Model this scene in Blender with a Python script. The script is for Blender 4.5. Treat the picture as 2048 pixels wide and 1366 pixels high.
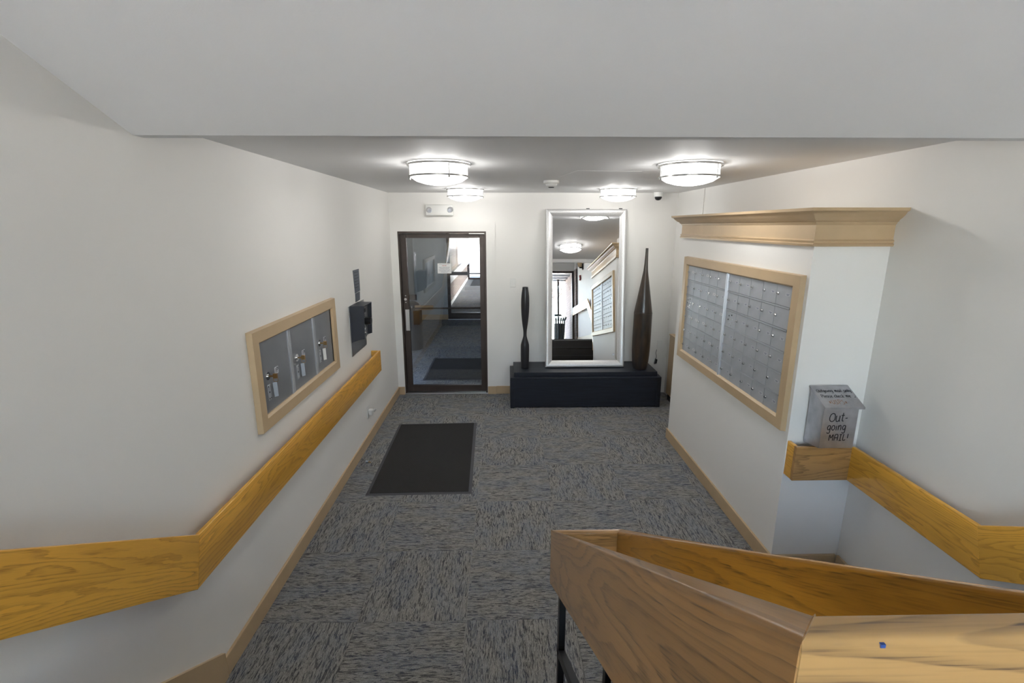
import bpy, bmesh, math, random
from mathutils import Vector, Matrix
random.seed(7)
for o in list(bpy.data.objects): bpy.data.objects.remove(o)
S = bpy.context.scene
COL = S.collection

# ------------------------------------------------------------------ camera
cam_d = bpy.data.cameras.new('camera'); cam = bpy.data.objects.new('camera', cam_d); COL.objects.link(cam)
cam_d.sensor_fit = 'HORIZONTAL'; cam_d.sensor_width = 36.0
cam_d.lens = 977.6 / 2048 * 36.0
cam_d.clip_start = 0.02; cam_d.clip_end = 300
cam.location = (0, 0, 2.1565)
cam.rotation_euler = (math.pi/2 - 0.2316, 0.0, -0.0197)
S.camera = cam

# ------------------------------------------------------------------ world, exposure
w = bpy.data.worlds.new('sky'); S.world = w; w.use_nodes = True
nt = w.node_tree; nt.nodes.clear()
sky = nt.nodes.new('ShaderNodeTexSky'); sky.sky_type = 'NISHITA'
sky.sun_disc = False; sky.sun_elevation = math.radians(38); sky.sun_rotation = math.radians(90)
sky.air_density = 1.0; sky.dust_density = 1.6; sky.ozone_density = 1.0
bg = nt.nodes.new('ShaderNodeBackground'); bg.inputs['Strength'].default_value = 1.35
wo = nt.nodes.new('ShaderNodeOutputWorld')
hs = nt.nodes.new('ShaderNodeHueSaturation'); hs.inputs['Saturation'].default_value = 0.75
nt.links.new(sky.outputs[0], hs.inputs['Color']); nt.links.new(hs.outputs[0], bg.inputs[0]); nt.links.new(bg.outputs[0], wo.inputs[0])
sun_d = bpy.data.lights.new('sun', 'SUN'); sun_d.energy = 27.0; sun_d.angle = 0.009; sun_d.color = (1.0, 0.95, 0.87)
sun = bpy.data.objects.new('sun', sun_d); COL.objects.link(sun); sun.rotation_euler = Vector((-0.50, -0.30, -0.81)).to_track_quat('-Z', 'Y').to_euler()
BULB_POWER = 4.35
S.view_settings.view_transform = 'Standard'; S.view_settings.look = 'None'
S.view_settings.exposure = 1.19; S.view_settings.gamma = 1.0
S.view_settings.use_curve_mapping = False

# ------------------------------------------------------------------ main dimensions (metres)
XL, XR, D, HC = -1.3704, 2.1475, 6.1513, 2.55
XB, YB, YB2 = 1.7204, 2.711, 4.72           # mail block: left face, near face, far face
ZL = 0.95                                    # upper landing level
RISE, RUN, Y0 = 0.19, 0.30, 1.72
REAR = -2.3

# ------------------------------------------------------------------ materials
def new_mat(name):
    m = bpy.data.materials.new(name); m.use_nodes = True
    n = m.node_tree; b = n.nodes['Principled BSDF']
    return m, n, b
def setp(b, **k):
    for a, v in k.items():
        a = {'color': 'Base Color', 'rough': 'Roughness', 'metal': 'Metallic', 'spec': 'Specular IOR Level',
             'coat': 'Coat Weight', 'coat_r': 'Coat Roughness', 'emit': 'Emission Color', 'estr': 'Emission Strength'}[a]
        if a in ('Base Color', 'Emission Color'): v = (*v, 1)
        b.inputs[a].default_value = v
def nd(n, t, **k):
    x = n.nodes.new(t)
    for a, v in k.items():
        if a.startswith('i_'): x.inputs[a[2:].replace('_', ' ')].default_value = v
        else: setattr(x, a, v)
    return x
def math_n(n, op, a, b=None):
    x = n.nodes.new('ShaderNodeMath'); x.operation = op
    for i, v in enumerate((a, b)):
        if v is None: continue
        if isinstance(v, (int, float)): x.inputs[i].default_value = v
        else: n.links.new(v, x.inputs[i])
    return x.outputs[0]
def ramp(n, fac, stops, interp='LINEAR'):
    r = n.nodes.new('ShaderNodeValToRGB'); r.color_ramp.interpolation = interp
    e = r.color_ramp.elements
    while len(e) < len(stops): e.new(0.5)
    for i, (p, c) in enumerate(stops):
        e[i].position = p; e[i].color = (*c, 1)
    n.links.new(fac, r.inputs[0]); return r.outputs[0]
def plain(name, color, rough=0.5, metal=0.0, bump=0.0, bscale=200.0, vary=0.0, vscale=3.0, coat=0.0, spec=0.5):
    m, n, b = new_mat(name); setp(b, color=color, rough=rough, metal=metal, coat=coat, spec=spec)
    tc = nd(n, 'ShaderNodeTexCoord')
    if vary:
        t = nd(n, 'ShaderNodeTexNoise', i_Scale=vscale, i_Detail=4.0); n.links.new(tc.outputs['Object'], t.inputs['Vector'])
        lo = tuple(c*(1-vary) for c in color); hi = tuple(min(1, c*(1+vary)) for c in color)
        n.links.new(ramp(n, t.outputs['Fac'], [(0.3, lo), (0.7, hi)]), b.inputs['Base Color'])
    if bump:
        t = nd(n, 'ShaderNodeTexNoise', i_Scale=bscale, i_Detail=3.0); n.links.new(tc.outputs['Object'], t.inputs['Vector'])
        bp = nd(n, 'ShaderNodeBump', i_Strength=bump, i_Distance=0.002)
        n.links.new(t.outputs['Fac'], bp.inputs['Height']); n.links.new(bp.outputs[0], b.inputs['Normal'])
    return m

M = {}
M['wall'] = plain('wall_paint', (0.82, 0.807, 0.775), 0.55, bump=0.12, bscale=260, vary=0.012, vscale=1.3)
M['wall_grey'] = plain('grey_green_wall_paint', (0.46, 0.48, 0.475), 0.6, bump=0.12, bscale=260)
M['ceiling'] = plain('ceiling_paint', (0.83, 0.83, 0.83), 0.7, bump=0.15, bscale=180, vary=0.015, vscale=1.0)
M['white'] = plain('white_enamel', (0.80, 0.79, 0.76), 0.35)
M['plastic'] = plain('white_plastic', (0.78, 0.78, 0.75), 0.3)
M['trim'] = plain('beige_painted_trim', (0.53, 0.39, 0.235), 0.4, vary=0.05, vscale=6)
M['steel'] = plain('brushed_steel', (0.62, 0.62, 0.63), 0.32, 1.0)
M['nickel'] = plain('brushed_nickel', (0.45, 0.445, 0.435), 0.3, 1.0)
M['chrome'] = plain('chrome', (0.8, 0.8, 0.8), 0.12, 1.0)
M['alu'] = plain('aluminium_mailbox', (0.43, 0.455, 0.49), 0.5, 0.35, vary=0.05, vscale=9)
M['alu_light'] = plain('aluminium_bright', (0.70, 0.73, 0.78), 0.35, 0.8)
M['locker'] = plain('grey_locker_metal', (0.30, 0.315, 0.34), 0.38, 0.55, vary=0.06, vscale=5)
M['bronze'] = plain('dark_bronze_aluminium', (0.060, 0.044, 0.037), 0.38, 0.3, vary=0.15, vscale=4)
M['blackmetal'] = plain('black_iron', (0.006, 0.006, 0.007), 0.42)
M['blackplastic'] = plain('black_plastic', (0.012, 0.013, 0.016), 0.4)
M['navy'] = plain('dark_navy_housing', (0.020, 0.024, 0.036), 0.42)
M['ebony'] = None
M['vase_black'] = plain('satin_black_lacquer', (0.014, 0.014, 0.018), 0.38, coat=0.2)
M['ink'] = plain('black_marker_ink', (0.012, 0.012, 0.02), 0.5)
M['ink_blue'] = plain('printed_dark_blue', (0.05, 0.06, 0.14), 0.6)
M['ink_red'] = plain('printed_red', (0.45, 0.05, 0.05), 0.6)
M['ink_orange'] = plain('faded_orange_marker', (0.40, 0.19, 0.09), 0.6)
M['paper'] = plain('white_paper', (0.80, 0.80, 0.78), 0.6)
M['label'] = plain('grey_label', (0.56, 0.58, 0.62), 0.5)
M['dark_label'] = plain('dark_notice', (0.085, 0.095, 0.12), 0.30, vary=0.12, vscale=40)
M['brass'] = plain('brass', (0.42, 0.27, 0.12), 0.3, 1.0)
M['rubber'] = plain('black_rubber', (0.050, 0.051, 0.060), 0.6, bump=0.3, bscale=300)
M['stair'] = plain('dark_stair_rubber', (0.016, 0.013, 0.012), 0.45, vary=0.3, vscale=5)
M['landing'] = plain('grey_landing_carpet', (0.24, 0.24, 0.24), 0.9, bump=0.4, bscale=300, vary=0.2, vscale=30)
M['slab'] = plain('concrete_slab', (0.25, 0.25, 0.25), 0.8)
M['pavement'] = plain('outdoor_pavement', (0.62, 0.60, 0.565), 0.85, vary=0.1, vscale=2)
M['street'] = plain('pale_asphalt', (0.16, 0.16, 0.165), 0.9, vary=0.1)
M['dark_ground'] = plain('added_dark_ground', (0.05, 0.055, 0.04), 0.95, vary=0.2)  # dark tone for the added ground, soaks up sun beside the corridor
M['canopy'] = plain('dark_blue_canopy', (0.03, 0.045, 0.07), 0.6)
M['bark'] = plain('bare_bark', (0.12, 0.095, 0.08), 0.8)
M['green_steel'] = plain('dark_green_steel', (0.015, 0.035, 0.035), 0.4)
M['seam'] = plain('dark_seam', (0.03, 0.03, 0.03), 0.7)
M['red'] = plain('red_enamel', (0.35, 0.03, 0.03), 0.4)
M['clear'] = plain('clear_plastic', (0.42, 0.47, 0.54), 0.15)
M['glow'] = None

def m_mirror():
    m, n, b = new_mat('mirror_silver'); setp(b, color=(0.90, 0.91, 0.92), rough=0.0, metal=1.0); return m
M['mirror'] = m_mirror()

def m_glass(name='clear_window_glass', ior=1.5):
    m = bpy.data.materials.new(name); m.use_nodes = True; n = m.node_tree; n.nodes.clear()
    tr = nd(n, 'ShaderNodeBsdfTransparent'); tr.inputs[0].default_value = (0.95, 0.955, 0.96, 1)
    gl = nd(n, 'ShaderNodeBsdfGlossy'); gl.inputs['Roughness'].default_value = 0.0
    fr = nd(n, 'ShaderNodeFresnel'); fr.inputs[0].default_value = ior
    mx = nd(n, 'ShaderNodeMixShader'); out = nd(n, 'ShaderNodeOutputMaterial')
    n.links.new(fr.outputs[0], mx.inputs[0]); n.links.new(tr.outputs[0], mx.inputs[1]); n.links.new(gl.outputs[0], mx.inputs[2])
    n.links.new(mx.outputs[0], out.inputs[0]); return m
M['glass'] = m_glass()
M['door_glass'] = m_glass('coated_door_glass', 1.95)

def m_lamp():
    m = bpy.data.materials.new('lit_opal_glass'); m.use_nodes = True; n = m.node_tree; n.nodes.clear()
    tr = nd(n, 'ShaderNodeBsdfTransparent'); em = nd(n, 'ShaderNodeEmission'); em.inputs[0].default_value = (1.0, 0.98, 0.95, 1); em.inputs[1].default_value = 2.2
    mx = nd(n, 'ShaderNodeMixShader'); mx.inputs[0].default_value = 0.5; out = nd(n, 'ShaderNodeOutputMaterial')
    n.links.new(tr.outputs[0], mx.inputs[1]); n.links.new(em.outputs[0], mx.inputs[2]); n.links.new(mx.outputs[0], out.inputs[0]); return m
M['glow'] = m_lamp()

def m_oak(name, base, dark, gloss=0.3):
    m, n, b = new_mat(name); setp(b, rough=gloss, coat=0.35, coat_r=0.18)
    uv = nd(n, 'ShaderNodeUVMap'); sp = nd(n, 'ShaderNodeSeparateXYZ'); n.links.new(uv.outputs[0], sp.inputs[0])
    u, v = sp.outputs[0], sp.outputs[1]
    def vec(a, c, z=0.0):
        cb = nd(n, 'ShaderNodeCombineXYZ'); n.links.new(a, cb.inputs[0]); n.links.new(c, cb.inputs[1]); cb.inputs[2].default_value = z
        return cb.outputs[0]
    def noise(vv, sc, det=2.0, dist=0.0):
        t = nd(n, 'ShaderNodeTexNoise', i_Scale=sc, i_Detail=det, i_Distortion=dist); n.links.new(vv, t.inputs['Vector']); return t.outputs['Fac']
    # broad figure: cathedral rings from a slowly bent field
    bend = noise(vec(math_n(n, 'MULTIPLY', u, 0.7), math_n(n, 'MULTIPLY', v, 5.5)), 1.0, 2.0, 0.3)
    fine = noise(vec(math_n(n, 'MULTIPLY', u, 9.0), math_n(n, 'MULTIPLY', v, 60.0)), 1.0, 3.0)
    field = math_n(n, 'ADD', math_n(n, 'MULTIPLY', v, 9.0), math_n(n, 'MULTIPLY', bend, 7.5))
    field = math_n(n, 'ADD', field, math_n(n, 'MULTIPLY', fine, 0.35))
    rings = math_n(n, 'FRACT', math_n(n, 'MULTIPLY', field, 2.7))
    ringc = ramp(n, rings, [(0.0, (0, 0, 0)), (0.55, (0.15,)*3), (0.85, (0.9,)*3), (0.93, (1,)*3), (1.0, (0, 0, 0))])
    # pores: thin dark dashes along the grain, strongest in the ring lines
    pores = noise(vec(math_n(n, 'MULTIPLY', u, 14.0), math_n(n, 'MULTIPLY', v, 420.0)), 1.0, 2.0)
    porec = ramp(n, pores, [(0.50, (0, 0, 0)), (0.68, (1,)*3)])
    vari = noise(vec(math_n(n, 'MULTIPLY', u, 0.5), math_n(n, 'MULTIPLY', v, 7.0), 3.0), 1.0, 1.0)
    dk = math_n(n, 'ADD', math_n(n, 'MULTIPLY', ringc, math_n(n, 'ADD', math_n(n, 'MULTIPLY', porec, 0.45), 0.38)), math_n(n, 'MULTIPLY', porec, 0.12))
    dk = math_n(n, 'MINIMUM', dk, 1.0)
    tint = ramp(n, vari, [(0.3, tuple(c*0.78 for c in base)), (0.7, tuple(c*1.15 for c in base))])
    mx = nd(n, 'ShaderNodeMixRGB'); n.links.new(dk, mx.inputs[0]); n.links.new(tint, mx.inputs[1]); mx.inputs[2].default_value = (*dark, 1)
    n.links.new(mx.outputs[0], b.inputs['Base Color'])
    bp = nd(n, 'ShaderNodeBump', i_Strength=0.12, i_Distance=0.001); n.links.new(dk, bp.inputs['Height']); bp.invert = True
    n.links.new(bp.outputs[0], b.inputs['Normal'])
    return m
M['oak'] = m_oak('varnished_oak', (0.82, 0.43, 0.062), (0.34, 0.155, 0.022))
M['oak_b'] = m_oak('varnished_oak_brown', (0.43, 0.235, 0.085), (0.085, 0.045, 0.018))
M['oak_c'] = m_oak('varnished_oak_pale', (0.45, 0.275, 0.105), (0.10, 0.058, 0.034))
M['oak_shaded'] = m_oak('varnished_oak_shaded', (0.52, 0.245, 0.030), (0.12, 0.050, 0.010))  # same oak as the other boards, shade inside the ring put into the colour
def m_ebony():
    m, n, b = new_mat('black_stained_oak'); setp(b, rough=0.42)
    tc = nd(n, 'ShaderNodeTexCoord'); mp = nd(n, 'ShaderNodeMapping'); mp.inputs['Scale'].default_value = (1.5, 8, 26)
    n.links.new(tc.outputs['Object'], mp.inputs[0])
    t = nd(n, 'ShaderNodeTexNoise', i_Scale=1.6, i_Detail=5.0, i_Distortion=1.2); n.links.new(mp.outputs[0], t.inputs['Vector'])
    n.links.new(ramp(n, t.outputs['Fac'], [(0.3, (0.004, 0.006, 0.011)), (0.7, (0.012, 0.016, 0.028))]), b.inputs['Base Color'])
    bp = nd(n, 'ShaderNodeBump', i_Strength=0.25, i_Distance=0.002); n.links.new(t.outputs['Fac'], bp.inputs['Height']); n.links.new(bp.outputs[0], b.inputs['Normal'])
    return m
M['ebony'] = m_ebony()
def m_vase_brown():
    m, n, b = new_mat('dark_bronze_glaze'); setp(b, rough=0.3, coat=0.4, coat_r=0.15)
    tc = nd(n, 'ShaderNodeTexCoord'); mp = nd(n, 'ShaderNodeMapping'); mp.inputs['Scale'].default_value = (9, 9, 2.2); n.links.new(tc.outputs['Object'], mp.inputs[0])
    t = nd(n, 'ShaderNodeTexNoise', i_Scale=2.0, i_Detail=6.0); n.links.new(mp.outputs[0], t.inputs['Vector'])
    n.links.new(ramp(n, t.outputs['Fac'], [(0.35, (0.012, 0.010, 0.009)), (0.7, (0.050, 0.030, 0.018))]), b.inputs['Base Color'])
    return m
M['vase_brown'] = m_vase_brown()
def m_silverleaf():
    m, n, b = new_mat('silver_leaf_frame'); setp(b, rough=0.42, metal=0.6)
    tc = nd(n, 'ShaderNodeTexCoord')
    t = nd(n, 'ShaderNodeTexNoise', i_Scale=140.0, i_Detail=6.0, i_Roughness=0.75); n.links.new(tc.outputs['Object'], t.inputs['Vector'])
    n.links.new(ramp(n, t.outputs['Fac'], [(0.30, (0.58, 0.57, 0.56)), (0.5, (0.76, 0.76, 0.76)), (0.7, (0.84, 0.84, 0.85))]), b.inputs['Base Color'])
    bp = nd(n, 'ShaderNodeBump', i_Strength=0.08, i_Distance=0.0006); n.links.new(t.outputs['Fac'], bp.inputs['Height']); n.links.new(bp.outputs[0], b.inputs['Normal'])
    return m
M['silver'] = m_silverleaf()
def m_galv():
    m, n, b = new_mat('galvanised_steel'); setp(b, rough=0.36, metal=0.9)
    tc = nd(n, 'ShaderNodeTexCoord')
    t = nd(n, 'ShaderNodeTexNoise', i_Scale=14.0, i_Detail=5.0); n.links.new(tc.outputs['Object'], t.inputs['Vector'])
    n.links.new(ramp(n, t.outputs['Fac'], [(0.3, (0.40, 0.40, 0.43)), (0.7, (0.54, 0.54, 0.57))]), b.inputs['Base Color'])
    return m
M['galv'] = m_galv()
def m_carpet(name, blue=0.0, gain=1.0):
    m, n, b = new_mat(name); setp(b, rough=0.95, spec=0.15)
    uv = nd(n, 'ShaderNodeUVMap')
    def noise(sx, sy, det, dist=0.0, off=0.0):
        mp = nd(n, 'ShaderNodeMapping'); mp.inputs['Scale'].default_value = (sx, sy, 1); mp.inputs['Location'].default_value = (off, off*1.7, off)
        n.links.new(uv.outputs[0], mp.inputs[0])
        t = nd(n, 'ShaderNodeTexNoise', i_Scale=1.0, i_Detail=det, i_Distortion=dist); n.links.new(mp.outputs[0], t.inputs['Vector']); return t.outputs['Fac']
    big = noise(13, 88, 5.0, 1.7)
    big2 = noise(30, 170, 4.0, 1.8, 3.3)
    hue = noise(5, 9, 2.0, 0.0, 7.7)
    yarn = noise(260, 420, 1.0, 0.0, 1.1)
    g = gain
    light = ramp(n, hue, [(0.36, (0.205*g, 0.198*g, 0.183*g)), (0.66, (0.168*g, 0.176*g, 0.186*g))])
    dark = ramp(n, hue, [(0.40, (0.040*g, 0.040*g, 0.042*g)), (0.62, (0.036*g, 0.044*g, 0.066*g))])
    mid = (0.115*g, 0.113*g, 0.110*g, 1)
    f1 = ramp(n, big, [(0.42, (0,)*3), (0.50, (1,)*3)])
    f2 = ramp(n, big2, [(0.46, (0,)*3), (0.56, (1,)*3)])
    mx = nd(n, 'ShaderNodeMixRGB'); n.links.new(f1, mx.inputs[0]); n.links.new(light, mx.inputs[2]); n.links.new(dark, mx.inputs[1])
    mx2 = nd(n, 'ShaderNodeMixRGB'); n.links.new(math_n(n, 'MULTIPLY', f2, 0.62), mx2.inputs[0]); n.links.new(mx.outputs[0], mx2.inputs[1]); mx2.inputs[2].default_value = mid
    yc = ramp(n, yarn, [(0.3, (0.62,)*3), (0.7, (1.35,)*3)])
    mx3 = nd(n, 'ShaderNodeMixRGB', blend_type='MULTIPLY'); mx3.inputs[0].default_value = 1; n.links.new(mx2.outputs[0], mx3.inputs[1]); n.links.new(yc, mx3.inputs[2])
    n.links.new(mx3.outputs[0], b.inputs['Base Color'])
    bp = nd(n, 'ShaderNodeBump', i_Strength=0.5, i_Distance=0.003); n.links.new(yarn, bp.inputs['Height']); n.links.new(bp.outputs[0], b.inputs['Normal'])
    return m
M['carpet'] = m_carpet('patterned_carpet_tile', gain=1.5)
def m_waffle():
    m, n, b = new_mat('charcoal_waffle_mat'); setp(b, rough=0.95, spec=0.1)
    tc = nd(n, 'ShaderNodeTexCoord'); sp = nd(n, 'ShaderNodeSeparateXYZ'); n.links.new(tc.outputs['Object'], sp.inputs[0])
    a = math_n(n, 'SINE', math_n(n, 'MULTIPLY', sp.outputs[0], 420.0)); c = math_n(n, 'SINE', math_n(n, 'MULTIPLY', sp.outputs[1], 420.0))
    h = math_n(n, 'MULTIPLY', a, c)
    n.links.new(ramp(n, math_n(n, 'ADD', math_n(n, 'MULTIPLY', h, 0.5), 0.5), [(0.2, (0.020, 0.020, 0.021)), (0.8, (0.058, 0.056, 0.055))]), b.inputs['Base Color'])
    bp = nd(n, 'ShaderNodeBump', i_Strength=0.5, i_Distance=0.003); n.links.new(h, bp.inputs['Height']); n.links.new(bp.outputs[0], b.inputs['Normal'])
    return m
M['mat'] = m_waffle()
def m_brick():
    m, n, b = new_mat('grey_brown_brick'); setp(b, rough=0.85)
    tc = nd(n, 'ShaderNodeTexCoord'); mp = nd(n, 'ShaderNodeMapping')
    sp = nd(n, 'ShaderNodeSeparateXYZ'); n.links.new(tc.outputs['Object'], sp.inputs[0])
    cb = nd(n, 'ShaderNodeCombineXYZ'); n.links.new(math_n(n, 'ADD', sp.outputs[0], sp.outputs[1]), cb.inputs[0]); n.links.new(sp.outputs[2], cb.inputs[1])
    t = nd(n, 'ShaderNodeTexBrick'); t.inputs['Scale'].default_value = 1.0; t.inputs['Brick Width'].default_value = 0.22; t.inputs['Row Height'].default_value = 0.075
    t.inputs['Mortar Size'].default_value = 0.006; t.inputs['Color1'].default_value = (0.20, 0.15, 0.125, 1); t.inputs['Color2'].default_value = (0.26, 0.20, 0.17, 1); t.inputs['Mortar'].default_value = (0.12, 0.11, 0.10, 1)
    n.links.new(cb.outputs[0], t.inputs['Vector']); n.links.new(t.outputs['Color'], b.inputs['Base Color'])
    bp = nd(n, 'ShaderNodeBump', i_Strength=0.6, i_Distance=0.006); n.links.new(t.outputs['Fac'], bp.inputs['Height']); bp.invert = True; n.links.new(bp.outputs[0], b.inputs['Normal'])
    return m
M['brick'] = m_brick()

# ------------------------------------------------------------------ mesh helpers
WORLD = {}                                    # object -> world position of its origin
def box(bm, x0, x1, y0, y1, z0, z1):
    vs = [bm.verts.new(p) for p in ((x0,y0,z0),(x1,y0,z0),(x1,y1,z0),(x0,y1,z0),(x0,y0,z1),(x1,y0,z1),(x1,y1,z1),(x0,y1,z1))]
    for f in ((3,2,1,0),(4,5,6,7),(0,1,5,4),(1,2,6,5),(2,3,7,6),(3,0,4,7)): bm.faces.new([vs[i] for i in f])
    return vs
def bbox(x0, x1, y0, y1, z0, z1, bevel=0.0, seg=2):
    bm = bmesh.new(); box(bm, x0, x1, y0, y1, z0, z1)
    if bevel: bmesh.ops.bevel(bm, geom=bm.edges[:], offset=bevel, segments=seg, affect='EDGES', profile=0.5)
    return bm
def solid(pts_a, pts_b, bevel=0.0, seg=2):
    """prism between two matching polygons of 3-D points"""
    bm = bmesh.new(); A = [bm.verts.new(p) for p in pts_a]; B = [bm.verts.new(p) for p in pts_b]; k = len(A)
    bm.faces.new(A); bm.faces.new(B[::-1])
    for i in range(k): bm.faces.new((A[i], B[i], B[(i+1) % k], A[(i+1) % k]))
    bmesh.ops.recalc_face_normals(bm, faces=bm.faces[:])
    if bevel: bmesh.ops.bevel(bm, geom=bm.edges[:], offset=bevel, segments=seg, affect='EDGES', profile=0.5)
    return bm
def prism_x(poly_yz, x0, x1, bevel=0.0): return solid([(x0, y, z) for y, z in poly_yz], [(x1, y, z) for y, z in poly_yz], bevel)
def lathe(bm, prof, c=(0, 0, 0), seg=40):
    rows = []
    for r, z in prof:
        if r < 1e-6: rows.append([bm.verts.new((c[0], c[1], c[2]+z))])
        else: rows.append([bm.verts.new((c[0]+r*math.cos(2*math.pi*i/seg), c[1]+r*math.sin(2*math.pi*i/seg), c[2]+z)) for i in range(seg)])
    for a, b in zip(rows, rows[1:]):
        for i in range(seg):
            j = (i+1) % seg
            q = [a[0] if len(a) == 1 else a[i], a[0] if len(a) == 1 else a[j], b[0] if len(b) == 1 else b[j], b[0] if len(b) == 1 else b[i]]
            q = list(dict.fromkeys(q))
            if len(q) > 2: bm.faces.new(q)
    bmesh.ops.recalc_face_normals(bm, faces=bm.faces[:])
def tube(bm, pts, r, seg=8, caps=True):
    pts = [Vector(p) for p in pts]; rings = []
    rr = r if isinstance(r, (list, tuple)) else [r]*len(pts)
    for i, p in enumerate(pts):
        d = (pts[min(i+1, len(pts)-1)] - pts[max(i-1, 0)]).normalized()
        a = d.orthogonal().normalized() if i == 0 else (a0 - d*a0.dot(d)).normalized()
        a0 = a; b = d.cross(a)
        rings.append([bm.verts.new(p + (a*math.cos(2*math.pi*k/seg) + b*math.sin(2*math.pi*k/seg))*rr[i]) for k in range(seg)])
    for a, b in zip(rings, rings[1:]):
        for k in range(seg): bm.faces.new((a[k], a[(k+1) % seg], b[(k+1) % seg], b[k]))
    if caps: bm.faces.new(rings[0][::-1]); bm.faces.new(rings[-1])
def torus(bm, R, r, c, seg=48, ms=8, squash=1.0):
    rows = []
    for i in range(seg):
        a = 2*math.pi*i/seg
        rows.append([bm.verts.new((c[0]+(R+r*math.cos(2*math.pi*k/ms))*math.cos(a), c[1]+(R+r*math.cos(2*math.pi*k/ms))*math.sin(a), c[2]+squash*r*math.sin(2*math.pi*k/ms))) for k in range(ms)])
    for i in range(seg):
        for k in range(ms):
            bm.faces.new((rows[i][k], rows[(i+1) % seg][k], rows[(i+1) % seg][(k+1) % ms], rows[i][(k+1) % ms]))
def disc_y(bm, c, r, depth, seg=20, axis='Y'):
    """short cylinder along axis"""
    o = Vector(c); ax = {'X': Vector((1,0,0)), 'Y': Vector((0,1,0)), 'Z': Vector((0,0,1))}[axis]
    tube(bm, [o, o + ax*depth], r, seg)
def rel(o): return WORLD.get(o.name, Vector((0, 0, 0)))
def put(name, bm, mat, parent=None, origin=None, smooth=False):
    """link bm (world coordinates) as one mesh object"""
    o_ = rel(parent) if parent else Vector(origin or (0, 0, 0))
    bmesh.ops.translate(bm, verts=bm.verts[:], vec=-o_)
    me = bpy.data.meshes.new(name); bm.to_mesh(me); bm.free()
    if smooth:
        for p in me.polygons: p.use_smooth = True
        try: me.set_sharp_from_angle(angle=math.radians(38))
        except Exception: pass
    me.materials.append(M[mat] if isinstance(mat, str) else mat)
    ob = bpy.data.objects.new(name, me); COL.objects.link(ob)
    if parent: ob.parent = parent
    else: ob.location = o_
    WORLD[ob.name] = o_.copy()
    return ob
def share(name, me, parent, loc, rot=None):
    """another object on shared mesh data, at world position loc"""
    ob = bpy.data.objects.new(name, me); COL.objects.link(ob); ob.parent = parent
    ob.location = Vector(loc) - rel(parent)
    if rot: ob.rotation_euler = rot
    WORLD[ob.name] = Vector(loc); return ob
def thing(name, loc, label, cat, group=None):
    e = bpy.data.objects.new(name, None); COL.objects.link(e); e.location = loc; e.empty_display_size = 0.1
    WORLD[e.name] = Vector(loc); e['label'] = label; e['category'] = cat
    if group: e['group'] = group
    return e
def tag(o, label, cat, group=None):
    o['label'] = label; o['category'] = cat
    if group: o['group'] = group
    return o
def struct(name, bm, mat, label=None, parent=None, smooth=False):
    o = put(name, bm, mat, parent, smooth=smooth)
    if not parent: o['kind'] = 'structure'
    if label: o['label'] = label
    return o
def join(*bms):
    a = bms[0]
    for b in bms[1:]:
        me = bpy.data.meshes.new('t'); b.to_mesh(me); b.free(); a.from_mesh(me); bpy.data.meshes.remove(me)
    return a
def board(name, quad, thick, mat, parent, bevel=0.006, udir=None, seg=3, back=None):
    """a wooden board: front face quad (3-D, u runs quad[0]->quad[1]), extruded by thick; carries a grain UV"""
    q = [Vector(p) for p in quad]; t = Vector(thick)
    bm = solid(q, [Vector(p) for p in back] if back else [p + t for p in q])
    u = Vector(udir).normalized() if udir else (q[1]-q[0]).normalized()
    long_e = [e_ for e_ in bm.edges if abs((e_.verts[1].co - e_.verts[0].co).normalized().dot(u)) > 0.95]
    if bevel: bmesh.ops.bevel(bm, geom=[e_ for e_ in bm.edges if e_ not in long_e], offset=0.0009, segments=1, affect='EDGES')
    long_e = [e_ for e_ in bm.edges if abs((e_.verts[1].co - e_.verts[0].co).normalized().dot(u)) > 0.95 and e_.calc_face_angle(0) > 1.0]
    if bevel: bmesh.ops.bevel(bm, geom=long_e, offset=bevel, segments=seg, affect='EDGES', profile=0.5)
    nn = t.normalized(); v = nn.cross(u).normalized()
    off = Vector((random.uniform(0, 20), random.uniform(0, 20)))
    lay = bm.loops.layers.uv.new('UVMap')
    for f in bm.faces:
        for l in f.loops:
            p = l.vert.co
            l[lay].uv = (p.dot(u) + off.x, p.dot(v) + p.dot(nn) + off.y)
    return put(name, bm, mat, parent, smooth=True)
def text_mesh(txt, size, align='CENTER', bold=0.0, spacing=1.0):
    cu = bpy.data.curves.new('t', 'FONT'); cu.body = txt; cu.size = size; cu.align_x = align; cu.align_y = 'CENTER'; cu.offset = bold
    cu.resolution_u = 2; cu.space_character = spacing; cu.extrude = 0.0002
    ob = bpy.data.objects.new('t', cu); COL.objects.link(ob)
    dg = bpy.context.evaluated_depsgraph_get(); me = bpy.data.meshes.new_from_object(ob.evaluated_get(dg))
    bpy.data.objects.remove(ob); bpy.data.curves.remove(cu); me.materials.clear()
    return me
def put_text(name, txt, size, mat, parent, loc, right, up, **k):
    me = text_mesh(txt, size, **k); r = Vector(right).normalized(); u = Vector(up).normalized(); n_ = r.cross(u)
    mt = Matrix((r, u, n_)).transposed().to_4x4(); me.transform(mt); me.materials.append(M[mat])
    return share(name, me, parent, loc)
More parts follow.
